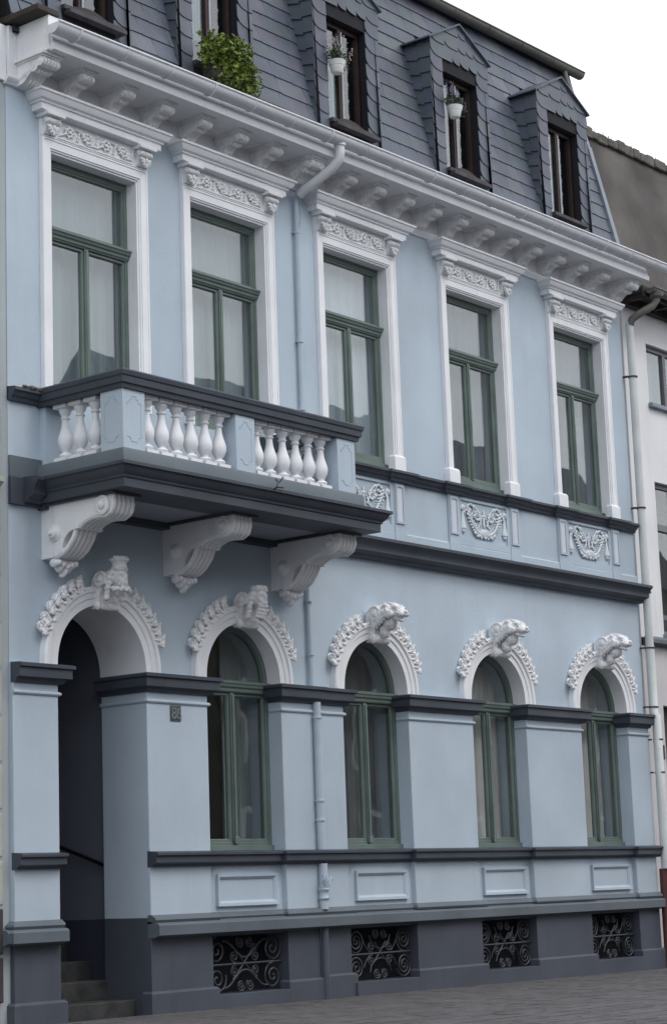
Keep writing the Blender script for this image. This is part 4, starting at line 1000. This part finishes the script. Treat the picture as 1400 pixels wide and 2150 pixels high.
def hanging(cx, z, label, fl, seed):
    T = thing('hanging_flowerpot', label, 'flowerpot', (cx, .0, z), 'white hanging flowerpots in the dormers'); T.scale = (.82, .82, .82)
    p = MB(); p.lathe([(.075, 0), (.085, .01), (.105, .11), (.112, .115), (.115, .13), (.125, .17), (.128, .175), (.128, .185), (.11, .185), (.10, .15), (0, .15)], (0, 0, 0), 24); p.build('pot', M['pot'], T, ang=40)
    rr = random.Random(seed); f = MB(); leaves(f, (0, 0, .26), (.22, .13, .10), 330, .04, rr); leaves(f, (.16, -.02, .16), (.10, .08, .12), 90, .035, rr)
    stems = []
    for i in range(18):
        b = Vector((rr.uniform(-.08, .08), rr.uniform(-.06, .06), .18)); e = b+Vector((rr.uniform(-.22, .28), rr.uniform(-.1, .08), rr.uniform(.08, .34)))
        f.tube([b, (b+e)/2+Vector((0, 0, .03)), e], .003, 3); stems.append(e)
        leaves(f, (b+e)/2, (.03, .03, .06), 8, .03, rr)
    f.build('foliage', M['leafd'], T, ang=0)
    f = MB()
    for e in stems:
        for q in range(5): f.ell(e+Vector((rr.uniform(-.014, .014), rr.uniform(-.014, .014), -.028*q+.02)), .011, n=5, m=4)
    struct(f.build('flowers', fl, T, ang=0), 'stuff')
    w_ = MB()
    for a in (0, 2.1, 4.2): w_.tube([(.11*math.cos(a), .11*math.sin(a), .18), (0, .0, .55)], .003, 4)
    w_.tube([(0, 0, .55), (0, 0, .62)], .003, 4)
    w_.build('hanger', M['wire'], T)
hanging(3.49, 10.86, 'white hanging pot with pale pink flowers in the middle dormer window', M['flower'], 1)
hanging(5.93, 10.98, 'white hanging pot with mauve flowers in the dormer second from right', M['flowerb'], 4)

# ------------------------------------------------------------------ right neighbour
NB = thing('white_house', 'off-white rendered neighbouring house with brown eaves and grey attic wall at right edge', 'house', (9.98, .1, 0))
def npart(name, mb, m, bev=0, ang=35, par=None):
    o = mb.build(name, m, par or NB, bev=bev, ang=ang)
    if par is None or par is NB: o.location = (-9.98, -.1, 0)
    return o
w2 = MB()
NX = [10.0, 10.66, 11.9, 13.2, 14.4, 16]
for a, b in ((9.985, 10.66), (11.9, 13.2), (14.4, 16)): w2.box(a, b, .10, .5, 4.50, 9.38)
for a, b in ((10.66, 11.9), (13.2, 14.4)): w2.box(a, b, .10, .5, 4.50, 4.58); w2.box(a, b, .10, .5, 6.80, 7.96); w2.box(a, b, .10, .5, 8.86, 9.38)
nw = npart('wall', w2, M['nwhite'])
w3 = MB(); w3.box(9.985, 10.50, .10, .5, -.1, 4.38); w3.box(10.50, 16, .10, .5, 3.56, 4.38); w3.box(13.0, 16, .10, .5, -.1, 3.56); npart('ground_floor_wall', w3, M['npink'])
npart('ledge', MB().sweep([(10.10, .10), (16, .10)], [(-.03, 4.38), (.03, 4.38), (.05, 4.41), (.12, 4.42), (.12, 4.47), (.05, 4.52), (-.03, 4.52)]), M['ledge'])
for z0, z1 in ((4.58, 6.80), (7.96, 8.86)):
    for x0, x1 in ((10.66, 11.9), (13.2, 14.4)):
        mb = MB(); mb.box(x0, x0+.06, .17, .25, z0, z1); mb.box(x1-.06, x1, .17, .25, z0, z1); mb.box(x0+.06, x1-.06, .17, .25, z1-.07, z1); mb.box(x0+.06, x1-.06, .17, .25, z0, z0+.06); mb.box((x0+x1)/2-.04, (x0+x1)/2+.04, .165, .24, z0+.06, z1-.07)
        if z0 < 5: mb.box(x0+.06, x1-.06, .16, .24, 6.10, 6.20)
        o = npart('window', mb, M['nframe'], bev=.004)
        MB().box(x0+.06, x1-.06, .20, .206, z0+.06, z1-.07).build('pane', M['glass'], o)
        MB().box(x0-.03, x1+.03, .03, .17, z0-.06, z0).build('sill', M['lead'], o, bev=.004)
        MB().box(x0, x1, .34, .36, z0, z1).build('blind', M['interior'] if z0 < 5 else M['curtain'], o)
o = npart('shop_front', MB().box(10.50, 13.0, .22, .30, 2.9, 3.56).box(10.50, 10.58, .2, .32, 0, 2.9).box(11.6, 11.7, .2, .32, 0, 2.9).box(10.58, 13, .2, .32, 1.9, 1.97).box(10.58, 13, .2, .3, 0, .7), M['brown'])
MB().box(10.58, 13.0, .25, .256, .7, 2.9).build('pane', M['glassdark'], o)
npart('interior_back', MB().box(10.0, 16, 1.5, 1.6, 0, 9.3).box(10.0, 16, .5, 1.6, 4.4, 4.5), M['interior'])
ev = MB(); ev.box(9.99, 16, -.26, .2, 9.42, 9.497); ev.box(9.99, 16, -.29, -.26, 9.36, 9.52); ev.box(9.99, 16, .0, .1, 9.30, 9.42)
eo = npart('eaves', ev, M['brown'])
for k_ in range(9): MB().box(10.02+k_*.7, 10.10+k_*.7, -.255, .1, 9.34, 9.42).build('rafter_end', M['brown'], eo)
ng = gutter('eaves_gutter', 10.05, 16, -.37, lambda x: 9.47, .075, M['oldzinc'], NB); ng.location = (-9.98, -.1, 0)
nm = MB(); nm.tube([(10.22, -.37, 9.42), (10.22, -.37, 9.33), (10.18, -.33, 9.24), (10.02, -.20, 9.12), (9.96, -.10, 9.04), (9.955, -.07, 8.96)], .055, 14)
do = npart('downpipe_elbow', nm, M['oldzinc'], ang=60)
nm = MB().lathe([(.05, -.06), (.10, -.03), (.11, .03), (.075, .05)], (10.22, -.37, 9.40), 14); npart('rain_hopper', nm, M['oldzinc'], ang=40)
npart('downpipe', MB().tube([(9.955, -.06, 9.0), (9.955, -.06, 4.35)], .056, 14), M['npipe'], ang=60)
npart('downpipe_lower', MB().tube([(9.955, -.06, 4.35), (9.955, -.06, 3.42), (9.945, -.10, 3.38), (9.945, -.10, 1.3)], .062, 14), M['npipe'], ang=60)
npart('downpipe_foot', MB().tube([(9.96, -.06, 1.3), (9.96, -.06, -.1)], .065, 14), M['redpipe'], ang=60)
for z in (8.2, 6.3, 5.1, 4.32, 3.5, 3.05, 2.6):
    rb = MB(); rb.lathe([(.055, -.01), (.07, -.01), (.07, .01), (.055, .01)], (9.955, -.06 if z > 3.4 else -.10, z), 12); rb.box(9.86, 9.91, -.03, .1, z-.008, z+.012); npart('pipe_clamp', rb, M['rust'])
npart('verge_flashing', MB().add([(9.982, -.075, 9.5), (10.12, -.075, 9.5), (10.07, .455, 11.8), (9.982, .455, 11.8), (9.982, .1, 9.5), (10.12, .1, 9.5), (10.07, .6, 11.8), (9.982, .6, 11.8)], [(0, 1, 2, 3), (1, 5, 6, 2), (0, 3, 7, 4), (3, 2, 6, 7), (0, 4, 5, 1)]), M['lead'])
at = MB(); at.add([(9.978, -.06, 9.5), (16, -.06, 9.5), (16, .53, 12.12), (9.978, .53, 12.05), (9.99, 5, 9.5), (16, 5, 9.5), (16, 5, 12.12), (9.978, 5, 12.05)], [(0, 1, 2, 3), (3, 2, 6, 7), (0, 3, 7, 4), (1, 5, 6, 2)])
ao = npart('attic_wall', at, M['attic'], ang=0)
cpn = random.Random(9); x = 9.90
while x < 16:
    wd = cpn.uniform(.16, .34); zb = 12.06+.012*(x-10)
    q = MB(); q.box(x, x+wd-.004, .44+cpn.uniform(0, .03), .8, zb-.10+cpn.uniform(-.01, .01), zb+.04+cpn.uniform(-.015, .035)); o = q.build('coping_stone', M['coping'], NB, bev=.02); o.location = (-9.98, -.1, 0); x += wd
gt = MB()
for i in range(40):
    x = cpn.uniform(10, 12.2); zb = 12.10+.012*(x-10); gt.tube([(x, .52, zb), (x+cpn.uniform(-.04, .04), .52, zb+cpn.uniform(.02, .08)), (x+cpn.uniform(-.06, .06), .52, zb+cpn.uniform(.03, .09))], .003, 3)
o = gt.build('weeds', M['coping'], NB, ang=0); struct(o, 'stuff'); o.location = (-9.98, -.1, 0)
tag(MB().box(10.30, 10.42, .07, .10, 2.80, 3.0).build('wall_plate', M['black'], ang=0), 'small dark plate on the white wall beside the neighbour downpipe', 'sign')

# ------------------------------------------------------------------ left neighbour: rusticated cream stone
LN = thing('cream_house', 'cream house of rusticated stone blocks just showing at the left edge', 'house', (-1.95, .1, 0))
lb = MB().box(-9, -1.94, .06, 2, -.2, 11.5).build('wall', M['cream'], LN); lb.location = (1.95, -.1, 0)
z = .25; i = 0
while z < 9.6:
    mm = M['cream2'] if z < .95 else M['cream']
    for xx in (-2.62, -3.34):
        o = MB().box(xx+.01, xx+.70, .015, .06, z+.014, z+.42).build('stone_block', mm, LN, bev=.012); o.location = (1.95, -.1, 0)
    z += .438; i += 1
o = MB().sweep([(-9, .06), (-1.955, .06)], [(-.02, 5.00), (.06, 5.0), (.08, 5.06), (.13, 5.10), (.13, 5.16), (-.02, 5.2)]).build('string_course', M['cream'], LN); o.location = (1.95, -.1, 0)

# ------------------------------------------------------------------ houses across the street (seen mirrored in the panes)
def opp(name, label, x0, x1, he, hr, wm, seed):
    T = thing(name, label, 'house', ((x0+x1)/2, -18.5, 0)); ox, oy = (x0+x1)/2, -18.5
    def pt(nm, mb, m):
        o = mb.build(nm, m, T, ang=0); o.location = (-ox, -oy, 0); return o
    pt('wall', MB().box(x0, x1, -28, -18.5, -.1, he), wm)
    pt('roof', MB().prism([(-28.3, he), (-18.2, he), (-23, hr)], x0, x1, 'x').box(x0+1, x0+1.9, -22, -21.2, hr-1.5, hr+1), M['opproof'])
    x = x0+.9
    while x < x1-1.4:
        z = 1.2
        while z+1.9 < he:
            pt('window', MB().box(x, x+1.1, -18.5, -18.46, z, z+1.8), M['oppglass']); pt('window_frame', MB().box(x-.12, x, -18.5, -18.42, z-.1, z+1.9).box(x+1.1, x+1.22, -18.5, -18.42, z-.1, z+1.9).box(x, x+1.1, -18.5, -18.42, z+1.8, z+1.95), M['white']); z += 3.2
        x += 2.3
opp('brick_house', 'dark brick house across the street with tiled roof', -16, 9, 8.5, 12, M['oppwall2'], 1)
opp('rendered_house', 'grey rendered house across the street with steep roof', 9, 22, 9.5, 13.2, M['oppwall'], 2)
opp('tall_brick_house', 'tall brick house across the street with chimney', 22, 46, 10.5, 15.5, M['oppwall2'], 3)
